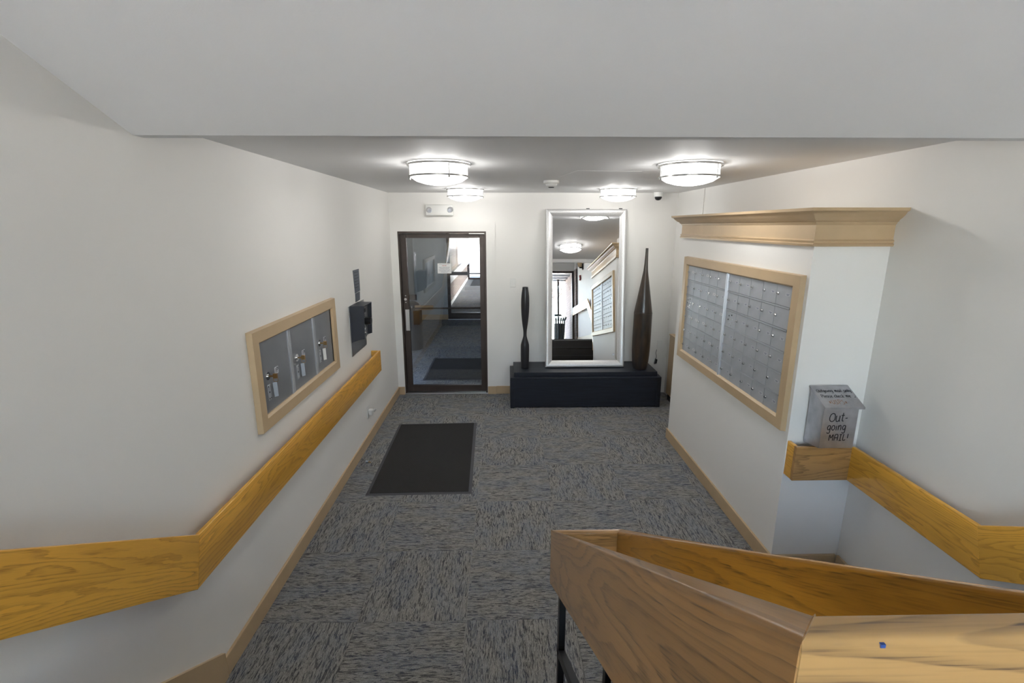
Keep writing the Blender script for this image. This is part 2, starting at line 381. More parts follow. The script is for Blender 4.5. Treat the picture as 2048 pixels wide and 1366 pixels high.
GLY = {  # handwriting strokes, unit x-height box
 'O': (0.9, [[(.5,1.35),(.2,1.2),(.05,.7),(.15,.2),(.5,0),(.85,.25),(.9,.8),(.75,1.25),(.45,1.35)]]),
 'u': (.7, [[(.08,1),(.08,.3),(.25,0),(.5,.1),(.62,.4),(.62,1),(.62,.2),(.72,0)]]),
 't': (.55, [[(.28,1.4),(.25,.4),(.32,.05),(.5,.05)],[(.02,.95),(.52,1.0)]]),
 '-': (.5, [[(.05,.45),(.4,.5)]]),
 'g': (.72, [[(.6,.9),(.3,1),(.08,.7),(.15,.25),(.4,.15),(.58,.5),(.6,.95),(.62,0),(.55,-.5),(.25,-.55),(.08,-.4)]]),
 'o': (.68, [[(.35,1),(.1,.8),(.08,.3),(.3,0),(.55,.2),(.6,.7),(.35,1)]]),
 'i': (.3, [[(.13,.95),(.13,0)],[(.12,1.35),(.16,1.4)]]),
 'n': (.7, [[(.08,1),(.1,0),(.12,.6),(.35,1),(.55,.8),(.58,0)]]),
 'M': (1.0, [[(.08,0),(.12,1.3),(.45,.55),(.8,1.35),(.85,0)]]),
 'A': (.85, [[(.05,0),(.1,1.2),(.4,1.35),(.68,1.2),(.72,0)],[(.06,.6),(.72,.62)]]),
 'I': (.65, [[(.3,1.3),(.3,0)],[(.05,1.3),(.58,1.32)],[(.05,0),(.58,.02)]]),
 'L': (.75, [[(.12,1.35),(.1,.02),(.65,.08)]]),
 '!': (.35, [[(.15,1.4),(.13,.45)],[(.13,.02),(.16,.06)]]),
 'm': (1.0, [[(.06,1),(.08,0),(.1,.6),(.28,1),(.42,.8),(.44,0),(.46,.6),(.65,1),(.82,.8),(.85,0)]]),
 'a': (.7, [[(.58,.9),(.3,1),(.08,.6),(.15,.1),(.4,.05),(.58,.5),(.6,.95),(.6,.15),(.7,0)]]),
 'l': (.3, [[(.12,1.6),(.12,.1),(.25,0)]]),
 'y': (.7, [[(.08,1),(.12,.4),(.35,.2),(.55,.5),(.6,1),(.58,-.1),(.4,-.55),(.15,-.45)]]),
 'P': (.75, [[(.15,0),(.15,1.5)],[(.0,1.45),(.5,1.5),(.68,1.15),(.5,.75),(.15,.7)]]),
 'e': (.62, [[(.08,.5),(.5,.55),(.48,.9),(.28,1),(.08,.7),(.08,.25),(.3,0),(.55,.1)]]),
 's': (.55, [[(.45,.9),(.2,1),(.1,.75),(.4,.45),(.42,.15),(.2,0),(.05,.1)]]),
 'c': (.58, [[(.5,.85),(.28,1),(.08,.6),(.15,.1),(.5,.1)]]),
 'h': (.7, [[(.1,1.6),(.1,0),(.14,.6),(.38,.95),(.55,.75),(.58,0)]]),
 'k': (.65, [[(.1,1.6),(.1,0)],[(.5,.95),(.12,.45),(.55,0)]]),
 ':': (.3, [[(.08,.9),(.08,.95)],[(.22,.9),(.22,.95)]]),
 ')': (.5, [[(.0,.2),(.2,0),(.42,.15),(.5,.7)]]),
 '*': (.6, [[(.05,.3),(.5,.9)],[(.5,.3),(.05,.9)],[(.28,.2),(.28,1.0)]]),
 'U': (.8, [[(.1,1.4),(.1,.4),(.3,.02),(.55,.1),(.68,.5),(.68,1.4)]]),
 'S': (.7, [[(.58,1.25),(.3,1.4),(.1,1.1),(.5,.7),(.55,.2),(.25,0),(.05,.15)]]),
 ' ': (.5, []),
}
def handwriting(name, txt, h, mat, parent, loc, right, up, pen=0.0012, slant=0.05):
    r = Vector(right).normalized(); u = Vector(up).normalized(); nn = r.cross(u); bm = bmesh.new(); x = 0.0
    for ch in txt:
        adv, strokes = GLY[ch]; dy = random.uniform(-.06, .06)
        for st in strokes:
            # smooth the stroke a little (Catmull-Rom)
            P = [Vector((x + (a + slant*b), b + dy)) for a, b in st]; Q = []
            for i in range(len(P)-1):
                p0, p1, p2, p3 = P[max(i-1, 0)], P[i], P[i+1], P[min(i+2, len(P)-1)]
                for s in range(4):
                    t = s/4; Q.append(0.5*((2*p1) + (p2-p0)*t + (2*p0-5*p1+4*p2-p3)*t*t + (3*p1-p0-3*p2+p3)*t**3))
            Q.append(P[-1])
            pts = [Vector(loc) + r*(q.x*h) + u*(q.y*h) + nn*0.0004 for q in Q]
            rows = []
            for i, p in enumerate(pts):
                d = pts[min(i+1, len(pts)-1)] - pts[max(i-1, 0)]
                if d.length < 1e-7: d = r
                s = nn.cross(d.normalized())*pen
                rows.append((bm.verts.new(p + s), bm.verts.new(p - s)))
            for a, b in zip(rows, rows[1:]): bm.faces.new((a[0], b[0], b[1], a[1]))
        x += adv + .12
    return put(name, bm, mat, parent)

# ================================================================== SETTING
# ------------------------------------------------------------------ floor and carpet tiles
struct('floor', bbox(XL-0.1, XR+0.1, Y0, D+0.02, -0.12, -0.0065), 'slab', 'lower lobby floor laid with carpet tiles')
FLOOR = bpy.data.objects['floor']
T = 0.6096; TX, TY = -0.8223, 2.3194
def carpet_tile(x0, x1, y0, y1, along_y, parent, ox=0, oy=0, mat='carpet', ztop=0.0, th=0.006):
    g = 0.0009; bm = bmesh.new(); box(bm, x0+g, x1-g, y0+g, y1-g, ztop-th, ztop)
    lay = bm.loops.layers.uv.new('UVMap'); du, dv = random.uniform(0, 30), random.uniform(0, 30)
    for f in bm.faces:
        for l in f.loops:
            p = l.vert.co; a, b = (p.y, p.x) if along_y else (p.x, p.y)
            l[lay].uv = (a + du, b + dv)
    return put('carpet_tile', bm, mat, parent)
for i in range(-1, 6):
    for j in range(-1, 7):
        x0, y0 = TX + i*T, TY + j*T
        a, b, c, d = max(x0, XL), min(x0+T, XR), max(y0, Y0), min(y0+T, D)
        if b-a < 0.02 or d-c < 0.02: continue
        # keep tiles out of the mail block
        if a > XB-0.02 and YB < (c+d)/2 < YB2: continue
        if b > XB and not (d < YB or c > YB2):
            if c < YB - 0.05: carpet_tile(XB, b, c, YB, (i+j) % 2 == 0, FLOOR)
            if d > YB2 + 0.05: carpet_tile(XB, b, YB2, d, (i+j) % 2 == 0, FLOOR)
            b = XB
            if b-a < 0.02: continue
        carpet_tile(a, b, c, d, (i+j) % 2 == 0, FLOOR)

# ------------------------------------------------------------------ walls
ZT = 3.345
struct('wall_left', bbox(XL-0.12, XL, REAR-0.1, D+0.12, -0.12, ZT+0.3), 'wall', 'long off-white painted wall on the left')
struct('wall_right', bbox(XR, XR+0.12, REAR+0.4, D+0.12, -0.12, ZT+0.3), 'wall', 'long off-white painted wall on the right')
DX0, DX1, DZ = -1.280, -0.198, 2.095          # door opening
bw = bmesh.new()
box(bw, XL, DX0, D, D+0.14, 0, DZ); box(bw, DX1, XR, D, D+0.14, 0, DZ); box(bw, XL, XR, D, D+0.14, DZ, HC+0.1)
struct('wall_back', bw, 'wall', 'off-white end wall with the glass door')
struct('wall_mail_block', bbox(XB, XR, YB, YB2, 0, 2.20), 'wall', 'boxed-out wall block that holds the mailboxes')
struct('ceiling', bbox(XL, XR, 2.03, D, HC, HC+0.1), 'ceiling', 'flat grey lobby ceiling')
patch = bpy.data.objects['ceiling']
pp = [(0.47, 4.20), (0.55, 3.74), (1.03, 3.76), (1.03, 4.22)]
put('plaster_patch', solid([(x, y, HC-0.0009) for x, y in pp], [(x, y, HC+0.001) for x, y in pp]), 'ceiling', patch)
pp = [(1.04, 4.30), (1.43, 4.44), (1.43, 5.30), (1.00, 5.30)]
put('plaster_patch', solid([(x, y, HC-0.0008) for x, y in pp], [(x, y, HC+0.001) for x, y in pp]), 'ceiling', patch)
slope = [(1.97, 2.486), (2.03, 2.486), (2.03, 2.70), (-0.15, ZT+0.25), (-0.15, ZT)]
YT = 1.97 - (ZT-2.486)/0.405
slope = [(1.97, 2.486), (2.03, 2.486), (2.03, 2.75), (YT, ZT+0.2), (YT, ZT)]
struct('ceiling_slope', prism_x(slope, XL, XR), 'ceiling', 'sloping grey soffit over the stairs')
struct('ceiling_landing', bbox(XL, XR, REAR, YT, ZT, ZT+0.2), 'ceiling')

# ------------------------------------------------------------------ baseboards and casings
BB = 0.016
def bboard(name, bm, label): return struct(name, bm, 'trim', label)
bboard('baseboard_left', bbox(XL, XL+BB, 1.995, D-0.015, 0, 0.105, 0.003), 'beige baseboard along the left wall')
# stair skirt board on the left and right walls
def skirt(x0, x1):
    a = [(1.99, 0.0), (1.99, 0.139), (0.52, 0.139+1.47*0.648), (0.40, ZL+0.12), (REAR, ZL+0.12), (REAR, ZL-0.02), (0.40, ZL-0.02), (1.72, -0.0)]
    return prism_x(a, x0, x1)
bboard('baseboard_stair_left', skirt(XL, XL+0.018), 'beige skirt board climbing beside the stairs on the left')
bboard('baseboard_stair_right', skirt(XR-0.018, XR), 'beige skirt board climbing beside the stairs on the right')
bboard('baseboard_right', join(bbox(XR-BB, XR, 1.995, YB-BB, 0, 0.105, 0.003)), 'beige baseboard below the right wall handrail')
bboard('baseboard_block', join(bbox(XB-BB, XB, YB-BB, YB2+BB, 0, 0.105, 0.003), bbox(XB, XR-BB, YB-BB, YB, 0, 0.105, 0.003)), 'beige baseboard wrapping the mailbox block')
bboard('baseboard_back', join(bbox(XL+BB, DX0-0.004, D-0.028, D-0.012, 0, 0.105, 0.003), bbox(DX1+0.004, -0.086, D-0.028, D-0.012, 0, 0.105, 0.003),
                              bbox(-0.086, XR-0.10, D-BB, D, 0, 0.105, 0.003)), 'beige baseboard along the end wall')
cs = bmesh.new()
box(cs, XL, DX0, D-0.012, D, 0, 2.213); box(cs, DX1, -0.086, D-0.012, D, 0, 2.213); box(cs, DX0, DX1, D-0.012, D, DZ, 2.213)
struct('trim_1', cs, 'wall', 'white flat casing around the glass door')

# crown moulding round the top of the mail block
prof = [(0.0, 2.048), (0.020, 2.048), (0.024, 2.060), (0.016, 2.066), (0.022, 2.078), (0.012, 2.086), (0.012, 2.163), (0.018, 2.168), (0.022, 2.178),
        (0.030, 2.182), (0.034, 2.190), (0.050, 2.200), (0.066, 2.214), (0.078, 2.230), (0.092, 2.236), (0.095, 2.252), (0.0, 2.252)]
def crown():
    bm = bmesh.new(); rows = []
    for o_, z in prof:
        rows.append([bm.verts.new(p) for p in ((XR, YB2+o_, z), (XB-o_, YB2+o_, z), (XB-o_, YB-o_, z), (XR, YB-o_, z))])
    for a, b in zip(rows, rows[1:]):
        for k in range(3): bm.faces.new((a[k], a[k+1], b[k+1], b[k]))
    bm.faces.new(rows[-1])
    bmesh.ops.recalc_face_normals(bm, faces=bm.faces[:]); return bm
struct('trim_2', crown(), 'trim', 'beige crown moulding capping the mailbox block', smooth=True)

# ------------------------------------------------------------------ stairs, landing
st = struct('stairs', prism_x([(Y0-0.02, -0.1), (Y0-0.02, 0.0)] + sum([[(Y0-0.02-k*RUN, k*RISE+RISE-0.03), (Y0-0.02-(k+1)*RUN, k*RISE+RISE-0.03)] for k in range(5)], []) + [(Y0-0.02-5*RUN, -0.1)], XL, XR), 'slab', 'dark stairs up to the landing')
for k in range(5):
    y = Y0 - k*RUN
    put('riser', bbox(XL, XR, y-0.02, y, k*RISE, (k+1)*RISE-0.03), 'stair', st)
    put('nosing', bbox(XL, XR, y+0.004, y+0.021, (k+1)*RISE-0.006, (k+1)*RISE+0.002), 'rubber', st)
    if k < 4: put('tread', bbox(XL, XR, y-RUN-0.0, y+0.02, (k+1)*RISE-0.03, (k+1)*RISE, 0.006), 'stair', st)
YLND = Y0 - 4*RUN
struct('floor_landing', bbox(XL, XR, REAR, YLND+0.02, ZL-0.03, ZL), 'landing', 'carpeted floor of the upper landing')

# ------------------------------------------------------------------ window wall behind the camera
PIER = 2.10
struct('wall_rear', join(bbox(XL, XR, REAR-0.12, REAR, 3.05, ZT), bbox(PIER, XR+0.1, REAR, REAR+0.4, 3.05, ZT+0.2), bbox(XL, PIER, REAR-0.12, REAR, ZL-0.3, ZL+0.04)), 'wall', 'wall strip above the landing windows')
struct('wall_brick_pier', bbox(PIER, XR+0.1, REAR-2.2, REAR+0.4, ZL-0.3, 3.05), 'brick', 'brick wall return beside the landing windows')
wx = [XL, -0.50, 0.37, 1.23, PIER]
for k in range(4):
    a, b = wx[k], wx[k+1]
    wn = bmesh.new()
    for r_ in ((a, a+0.05, 0, 1), (b-0.05, b, 0, 1)): box(wn, r_[0], r_[1], REAR-0.10, REAR-0.02, ZL+0.04, 3.05)
    box(wn, a+0.05, b-0.05, REAR-0.10, REAR-0.02, ZL+0.04, ZL+0.10); box(wn, a+0.05, b-0.05, REAR-0.10, REAR-0.02, 2.99, 3.05)
    wo_ = struct('window_%d' % (k+1), wn, 'bronze', 'dark framed landing window')
    put('pane', bbox(a+0.05, b-0.05, REAR-0.063, REAR-0.057, ZL+0.10, 2.99), 'glass', wo_)
    if k == 3: put_text('house_number', '175', 0.16, 'paper', wo_, (a+0.40, REAR-0.055, 2.55), (1, 0, 0), (0, 0, 1))
struct('ground_rear', bbox(-25, 25, -40, REAR-0.12, ZL-0.3, ZL-0.02), 'pavement', 'pavement outside the landing windows')

# ------------------------------------------------------------------ vestibule and corridor beyond the glass door
VF = 11.45; VL, VR = -2.05, 0.9
struct('floor_vestibule', bbox(VL-0.1, VR+0.1, D+0.02, 20.6, -0.12, -0.0065), 'slab', 'carpeted vestibule floor beyond the glass door')
VFO = bpy.data.objects['floor_vestibule']
for i in range(-4, 3):
    for j in range(0, 24):
        x0, y0 = TX + i*T, D+0.02 + j*T
        a, b, c, d = max(x0, VL), min(x0+T, VR), y0, min(y0+T, 20.5)
        if b-a < 0.03 or d-c < 0.03: continue
        if c > VF and b < -1.45: continue
        carpet_tile(a, b, c, d, (i+j) % 2 == 0, VFO)
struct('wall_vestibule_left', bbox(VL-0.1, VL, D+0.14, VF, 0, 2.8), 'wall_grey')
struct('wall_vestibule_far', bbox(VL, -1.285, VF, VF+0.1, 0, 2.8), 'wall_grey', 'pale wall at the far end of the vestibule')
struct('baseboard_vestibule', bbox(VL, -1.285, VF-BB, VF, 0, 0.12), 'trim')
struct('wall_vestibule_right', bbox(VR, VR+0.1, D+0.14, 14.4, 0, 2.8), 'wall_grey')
struct('ceiling_vestibule_sunshade', bbox(VL-0.1, VR+3.2, D+0.14, 23.0, 2.7, 2.8), 'ceiling')  # runs on past the walls as an added, unseen overhang that blocks sun
struct('wall_corridor_brick', bbox(-1.60, -1.45, VF+0.1, 20.6, 0, 2.7), 'brick', 'brick side wall of the far corridor')
struct('baseboard_corridor', bbox(-1.45, -1.43, VF+0.1, 20.45, 0, 0.10), 'white')
tag(put('corridor_rail', bbox(-1.45, -1.38, VF+0.25, 20.3, 0.66, 0.90, 0.008), 'white', origin=(-1.41, 15.8, 0.66)), 'pale flat handrail on the brick corridor wall seen through the door', 'handrail')
# far inner door (half glazed frame), standing in the vestibule's far opening
d2 = struct('door_2', join(bbox(-1.285, -1.215, VF+0.0, VF+0.06, 0, 2.7), bbox(-1.215, 0.0, VF, VF+0.06, 0.0, 0.16), bbox(-1.215, 0.0, VF, VF+0.06, 2.2, 2.7), bbox(0, 0.06, VF, VF+0.06, 0, 2.7)), 'bronze', 'dark framed inner glass door beyond the vestibule')
put('pane', bbox(-1.215, 0.0, VF+0.027, VF+0.033, 0.16, 2.2), 'glass', d2)
put('closer_arm', join(bbox(-1.22, -0.80, VF-0.06, VF-0.01, 1.05, 1.13), bbox(-0.80, -0.05, VF-0.04, VF-0.02, 1.075, 1.10)), 'bronze', d2)
put('threshold', bbox(-1.285, 0.06, VF-0.05, VF+0.06, 0.0, 0.012), 'alu_light', d2)
# glazed right side of the vestibule and corridor, and the street end
for k, (a, b) in enumerate(((14.4, 17.4), (17.4, 20.5))):
    fr = join(bbox(VR, VR+0.06, a, a+0.05, 0, 2.7), bbox(VR, VR+0.06, a+0.05, b, 0, 0.12), bbox(VR, VR+0.06, a+0.05, b, 2.55, 2.7))
    o = struct('window_%d' % (k+5), fr, 'bronze', 'tall window along the entrance corridor')
    put('pane', bbox(VR+0.027, VR+0.033, a+0.05, b, 0.12, 2.55), 'glass', o)
we = struct('window_10', join(bbox(-1.45, -1.36, 20.45, 20.52, 0, 2.7), bbox(-0.42, -0.36, 20.45, 20.52, 0, 2.7), bbox(-1.36, VR, 20.45, 20.52, 0, 0.07), bbox(-1.36, VR, 20.45, 20.52, 2.5, 2.7)), 'bronze', 'bright street-end glass door of the corridor')
put('pane', bbox(-1.36, VR, 20.48, 20.487, 0.07, 2.5), 'glass', we)
put_text('house_number', '175', 0.31, 'ink', we, (-0.99, 20.47, 1.54), (-1, 0, 0), (0, 0, 1), bold=0.006)
struct('ground_front', bbox(-40, 40, 20.6, 60, -0.2, -0.02), 'street', 'street outside the corridor end')
struct('ground_side', bbox(VR+0.1, 40, D+0.2, 20.6, -0.2, -0.02), 'dark_ground', 'unseen dark ground added beside the corridor to cut bounced light')  # added out of view, dark so little sunlight bounces into the corridor

# ------------------------------------------------------------------ the glass entrance door
d1 = struct('door_1', join(bbox(DX0, DX0+0.018, D-0.012, D+0.13, 0, DZ), bbox(DX1-0.022, DX1, D-0.012, D+0.13, 0, DZ), bbox(DX0+0.018, DX1-0.022, D-0.012, D+0.13, DZ-0.024, DZ)), 'bronze', 'dark bronze aluminium door with a full glass panel')
yf, yb = D+0.035, D+0.08
put('stile', bbox(DX0+0.020, DX0+0.092, yf, yb, 0.02, 2.066, 0.003), 'bronze', d1)
put('stile', bbox(DX1-0.084, DX1-0.024, yf, yb, 0.02, 2.066, 0.003), 'bronze', d1)
put('top_rail', bbox(DX0+0.092, DX1-0.084, yf, yb, 2.015, 2.066, 0.003), 'bronze', d1)
put('bottom_rail', bbox(DX0+0.092, DX1-0.084, yf, yb, 0.02, 0.108, 0.003), 'bronze', d1)
put('pane', bbox(DX0+0.088, DX1-0.080, D+0.054, D+0.060, 0.104, 2.019), 'door_glass', d1)
put('threshold', bbox(DX0, DX1, D-0.02, D+0.14, 0.0, 0.016, 0.004), 'steel', d1)
h = put('pull_handle', join(bbox(-1.232, -1.180, yf-0.045, yf-0.030, 0.855, 1.130, 0.004), bbox(-1.215, -1.197, yf-0.03, yf, 0.90, 0.93), bbox(-1.215, -1.197, yf-0.03, yf, 1.06, 1.09)), 'steel', d1)
bm = bmesh.new(); disc_y(bm, (-1.228, yf-0.010, 1.255), 0.017, 0.010); put('lock_cylinder', bm, 'chrome', d1, smooth=True)
for z in (1.215, 1.30):
    bm = bmesh.new(); disc_y(bm, (-1.226, yf-0.005, z), 0.008, 0.005, 12); put('screw', bm, 'chrome', d1)
bm = bmesh.new(); tube(bm, [(-1.175, yb+0.03, 1.122), (-0.27, yb+0.03, 1.128)], 0.011, 10); put('push_bar', bm, 'bronze', d1, smooth=True)
put('bar_bracket', bbox(-1.20, -1.17, yb, yb+0.045, 1.10, 1.15), 'bronze', d1); put('bar_bracket', bbox(-0.285, -0.262, yb, yb+0.045, 1.10, 1.15), 'bronze', d1)
put('latch_box', bbox(-1.19, -1.10, yb, yb+0.03, 1.236, 1.306), 'bronze', d1)
put('push_plate', bbox(-1.136, -0.896, yb+0.05, yb+0.06, 1.10, 1.160, 0.003), 'trim', d1)
sg = put('notice', bbox(-0.812, -0.642, D+0.051, D+0.054, 1.578, 1.703, 0.0), 'paper', d1)
for txt, dz, sz, mt in (('FOR BUILDING SECURITY', .050, .0115, 'ink_blue'), ('NEVER', .034, .018, 'ink_red'), ('ADMIT GUESTS FOR ANY', .014, .0120, 'ink_blue'),
                        ('UNKNOWN PERSONS', -.001, .0120, 'ink_blue'), ('ALWAYS MAKE SURE DOOR', -.016, .0110, 'ink_blue'), ('IS LOCKED AND CLOSED', -.031, .0115, 'ink_blue'), ('SECURELY SHUT', -.046, .0115, 'ink_blue')):
    put_text('lettering', txt, sz, mt, sg, (-0.727, D+0.0505, 1.6405+dz), (1, 0, 0), (0, 0, 1))

# ================================================================== THINGS
# ------------------------------------------------------------------ wooden wall handrails
SL = 0.634; HB = 0.218; TH = 0.022; OFF = 0.09
ZB, ZTOP = 0.674, 0.674 + HB                   # lower run
KY = 1.812                                      # kink centre
ang = math.atan(SL); mt_ = math.tan(ang/2)
def rail_pts(y_start):
    """corner pairs (bottom, top) in (Y,Z) down the run: far end, lower kink, upper kink, rear end"""
    zc = (ZB+ZTOP)/2; UZ = ZL + 1.0 - HB/2       # centre height on the landing
    k1 = (KY, zc); k2 = (KY - (UZ-zc)/SL, UZ)
    dy = HB/2*mt_
    return [((y_start, ZB), (y_start, ZTOP)), ((k1[0]-dy, ZB), (k1[0]+dy, ZTOP)), ((k2[0]-dy, k2[1]-HB/2), (k2[0]+dy, k2[1]+HB/2)), ((REAR+0.05, k2[1]-HB/2), (REAR+0.05, k2[1]+HB/2))]
def wall_rail(name, xf, xw, y_start, label, end_return=True):
    s = 1 if xf > xw else -1                     # direction from the wall to the room
    t = thing(name, (xf, (y_start+KY)/2, ZB), label, 'handrail')
    P = rail_pts(y_start)
    for k in range(3):
        (b0, t0), (b1, t1) = P[k], P[k+1]
        f = lambda q: (xf, q[0], q[1])
        board('board', [f(b0), f(b1), f(t1), f(t0)], (-s*TH, 0, 0), 'oak' if k != 1 else 'oak', t, 0.005, udir=(0, b1[0]-b0[0], b1[1]-b0[1]))
    if end_return:
        x1 = xf - s*TH
        board('end_return', [(x1, y_start, ZB), (xw, y_start, ZB), (xw, y_start, ZTOP), (x1, y_start, ZTOP)], (0, -TH, 0), 'oak', t, 0.004)
    for yy, zz in ((y_start-0.6, 0.70), (KY+0.35 if y_start > 3.5 else KY+0.2, 0.70), (-1.0, ZL+0.80), (-2.0, ZL+0.80)):
        put('wall_block', bbox(min(xw, xf-s*TH), max(xw, xf-s*TH), yy-0.04, yy+0.04, zz, zz+0.12), 'oak', t)
    return t
wall_rail('handrail', XL+OFF, XL, 4.985, 'long oak board handrail bending on the left wall under the parcel lockers')
rr = wall_rail('handrail', XR-OFF, XR, YB-OFF, 'oak board handrail on the right wall beside the outgoing mail box', end_return=False)
yf_ = YB-OFF
board('board', [(1.725, yf_, ZB), (XR-OFF+0.004, yf_, ZB), (XR-OFF+0.004, yf_, ZTOP), (1.725, yf_, ZTOP)], (0, TH, 0), 'oak_b', rr, 0.004)
board('end_return', [(1.725, YB, ZB), (1.725, yf_+TH, ZB), (1.725, yf_+TH, ZTOP), (1.725, YB, ZTOP)], (TH, 0, 0), 'oak', rr, 0.004)

# ------------------------------------------------------------------ centre stair rail: a closed ring of boards on black posts
cr = thing('stair_rail', (0.27, 1.30, RISE*2), 'oak board stair rail ring on black posts in the foreground', 'handrail')
CX0, CX1 = 0.154, 0.386; CYA, CYB = 1.40, 0.2275
HV = 0.205                                      # vertical height of the sloping boards
zt = lambda y: 1.200 + (1.40-y)*0.636
TC = 0.020
fl = lambda x, y, d: (x, y, zt(y)-d)
ud = (0, CYA-CYB, zt(CYA)-zt(CYB)); YN = CYB-TC
za, zn = 1.200, 1.9475                           # level tops of the two end boards
board('side_board', [(CX0, YN, zn-HV), (CX0, CYA, za-HV), (CX0, CYA, za), (CX0, YN, zn)], (TC, 0, 0), 'oak_b', cr, 0.006, udir=ud, seg=4,
      back=[(CX0+TC, CYB, zn-HV), (CX0+TC, CYA-TC, za-HV), (CX0+TC, CYA-TC, za), (CX0+TC, CYB, zn)])
board('side_board', [(CX1, CYA, za-HV), (CX1, YN, zn-HV), (CX1, YN, zn), (CX1, CYA, za)], (-TC, 0, 0), 'oak_shaded', cr, 0.006, udir=ud, seg=4,
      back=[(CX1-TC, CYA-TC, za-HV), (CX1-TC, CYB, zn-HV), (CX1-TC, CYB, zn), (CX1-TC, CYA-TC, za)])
board('end_board', [(CX1, CYA, za-HV), (CX0, CYA, za-HV), (CX0, CYA, za), (CX1, CYA, za)], (0, -TC, 0), 'oak_b', cr, 0.006, seg=4,
      back=[(CX1-TC, CYA-TC, za-HV), (CX0+TC, CYA-TC, za-HV), (CX0+TC, CYA-TC, za), (CX1-TC, CYA-TC, za)])
board('end_board', [(CX0, YN, zn-HV), (CX1, YN, zn-HV), (CX1, YN, zn), (CX0, YN, zn)], (0, TC, 0), 'oak_c', cr, 0.006, seg=4,
      back=[(CX0+TC, CYB, zn-HV), (CX1-TC, CYB, zn-HV), (CX1-TC, CYB, zn), (CX0+TC, CYB, zn)])
put('ink_mark', bbox(CX0+0.042, CX0+0.0445, YN-0.0004, YN+0.0016, zn-0.0048, zn-0.0026), plain('blue_ink', (0.03, 0.08, 0.3), 0.4), cr)
for px in (0.180, CX1-TC-0.026):
    put('post', bbox(px, px+0.021, 1.335, 1.375, RISE*2, zt(1.36)-HV+0.02, 0.002), 'blackmetal', cr)
    put('post', bbox(px, px+0.021, 0.26, 0.30, ZL, zt(0.28)-HV+0.02, 0.002), 'blackmetal', cr)
    put('lower_bar', solid([(px, 1.375, 0.735), (px, 1.375, 0.767), (px, 0.28, 0.767+1.095*.636), (px, 0.28, 0.735+1.095*.636)], [(px+0.021, 1.375, 0.735), (px+0.021, 1.375, 0.767), (px+0.021, 0.28, 0.767+1.095*.636), (px+0.021, 0.28, 0.735+1.095*.636)]), 'blackmetal', cr)

# ------------------------------------------------------------------ ceiling lamps
LR = 0.183
def make_lamp():
    e = thing('ceiling_lamp', (0, 0, HC), 'x', 'ceiling lamp', 'round flush ceiling lamps')
    def p(name, bm, mat): return put(name, bm, mat, e, smooth=True)
    bm = bmesh.new(); lathe(bm, [(0, HC), (0.15, HC), (0.15, HC-0.018), (0, HC-0.018)], seg=48); p('ceiling_pan', bm, 'white')
    bm = bmesh.new(); lathe(bm, [(0.17, HC-0.012), (LR, HC-0.014), (LR, HC-0.083), (LR*0.97, HC-0.092), (LR*0.80, HC-0.112), (LR*0.5, HC-0.128), (LR*0.2, HC-0.136), (0, HC-0.137)], seg=64); p('glass_shade', bm, 'glow')
    bm = bmesh.new(); lathe(bm, [(0.186, HC-0.006), (0.203, HC-0.006), (0.203, HC-0.018), (0.186, HC-0.018), (0.186, HC-0.006)], seg=64); p('upper_ring', bm, 'nickel')
    bm = bmesh.new(); lathe(bm, [(0.186, HC-0.078), (0.196, HC-0.078), (0.196, HC-0.088), (0.186, HC-0.088), (0.186, HC-0.078)], seg=64); p('lower_ring', bm, 'nickel')
    for k in range(3):
        a = math.radians(-65 + 120*k); x, y = 0.194*math.cos(a), 0.194*math.sin(a)
        bm = bmesh.new(); lathe(bm, [(0, -0.008), (0.0035, -0.008), (0.0035, -0.084), (0.007, -0.087), (0.007, -0.098), (0, -0.101)], (x, y, HC), 12); p('strut', bm, 'nickel')
    for k in range(2):
        ld = bpy.data.lights.new('bulb', 'POINT'); ld.energy = BULB_POWER; ld.shadow_soft_size = 0.03; ld.color = (1.0, 0.985, 0.96)
        lo_ = bpy.data.objects.new('bulb', ld); COL.objects.link(lo_); lo_.parent = e; lo_.location = (0.07*(-1)**k, 0, -0.065)
    return e
def copy_tree(o, parent=None):
    c = o.copy(); COL.objects.link(c); c.parent = parent
    for ch in o.children: copy_tree(ch, c)
    return c
lamp0 = make_lamp()
spots = [(-0.405, 3.33, 'front left round flush ceiling lamp, above the doormat side', 0),
         (1.225, 3.33, 'front right round flush ceiling lamp, nearest the mailbox block', 0.2),
         (-0.395, 5.48, 'rear left round flush ceiling lamp, in front of the emergency light', 1.0),
         (1.250, 5.46, 'rear right round flush ceiling lamp, in front of the mirror', 0.15)]
for k, (x, y, lb, rz) in enumerate(spots):
    o = lamp0 if k == 0 else copy_tree(lamp0)
    o.location = (x, y, HC); o.rotation_euler.z = rz; o['label'] = lb

# ------------------------------------------------------------------ ceiling and wall fittings
e = thing('smoke_detector', (0.44, 4.55, HC), 'white round smoke detector on the ceiling', 'smoke detector')
bm = bmesh.new(); lathe(bm, [(0, 0), (0.070, 0), (0.070, -0.022), (0.062, -0.026), (0, -0.026)], (0.44, 4.55, HC)); put('base', bm, 'plastic', e, smooth=True)
bm = bmesh.new(); lathe(bm, [(0, -0.026), (0.052, -0.026), (0.048, -0.042), (0.034, -0.054), (0, -0.056)], (0.44, 4.55, HC)); hd = put('sensor_head', bm, 'plastic', e, smooth=True)
bm = bmesh.new(); lathe(bm, [(0, -0.0555), (0.026, -0.0545), (0.024, -0.060), (0, -0.061)], (0.44, 4.55, HC)); put('vent', bm, 'seam', hd, smooth=True)
e = thing('dome_camera', (1.872, 6.06, HC), 'small white dome security camera up by the right corner', 'security camera')
bm = bmesh.new(); lathe(bm, [(0, 0), (0.058, 0), (0.058, -0.03), (0.052, -0.05), (0, -0.05)], (1.872, 6.06, HC)); put('housing', bm, 'plastic', e, smooth=True)
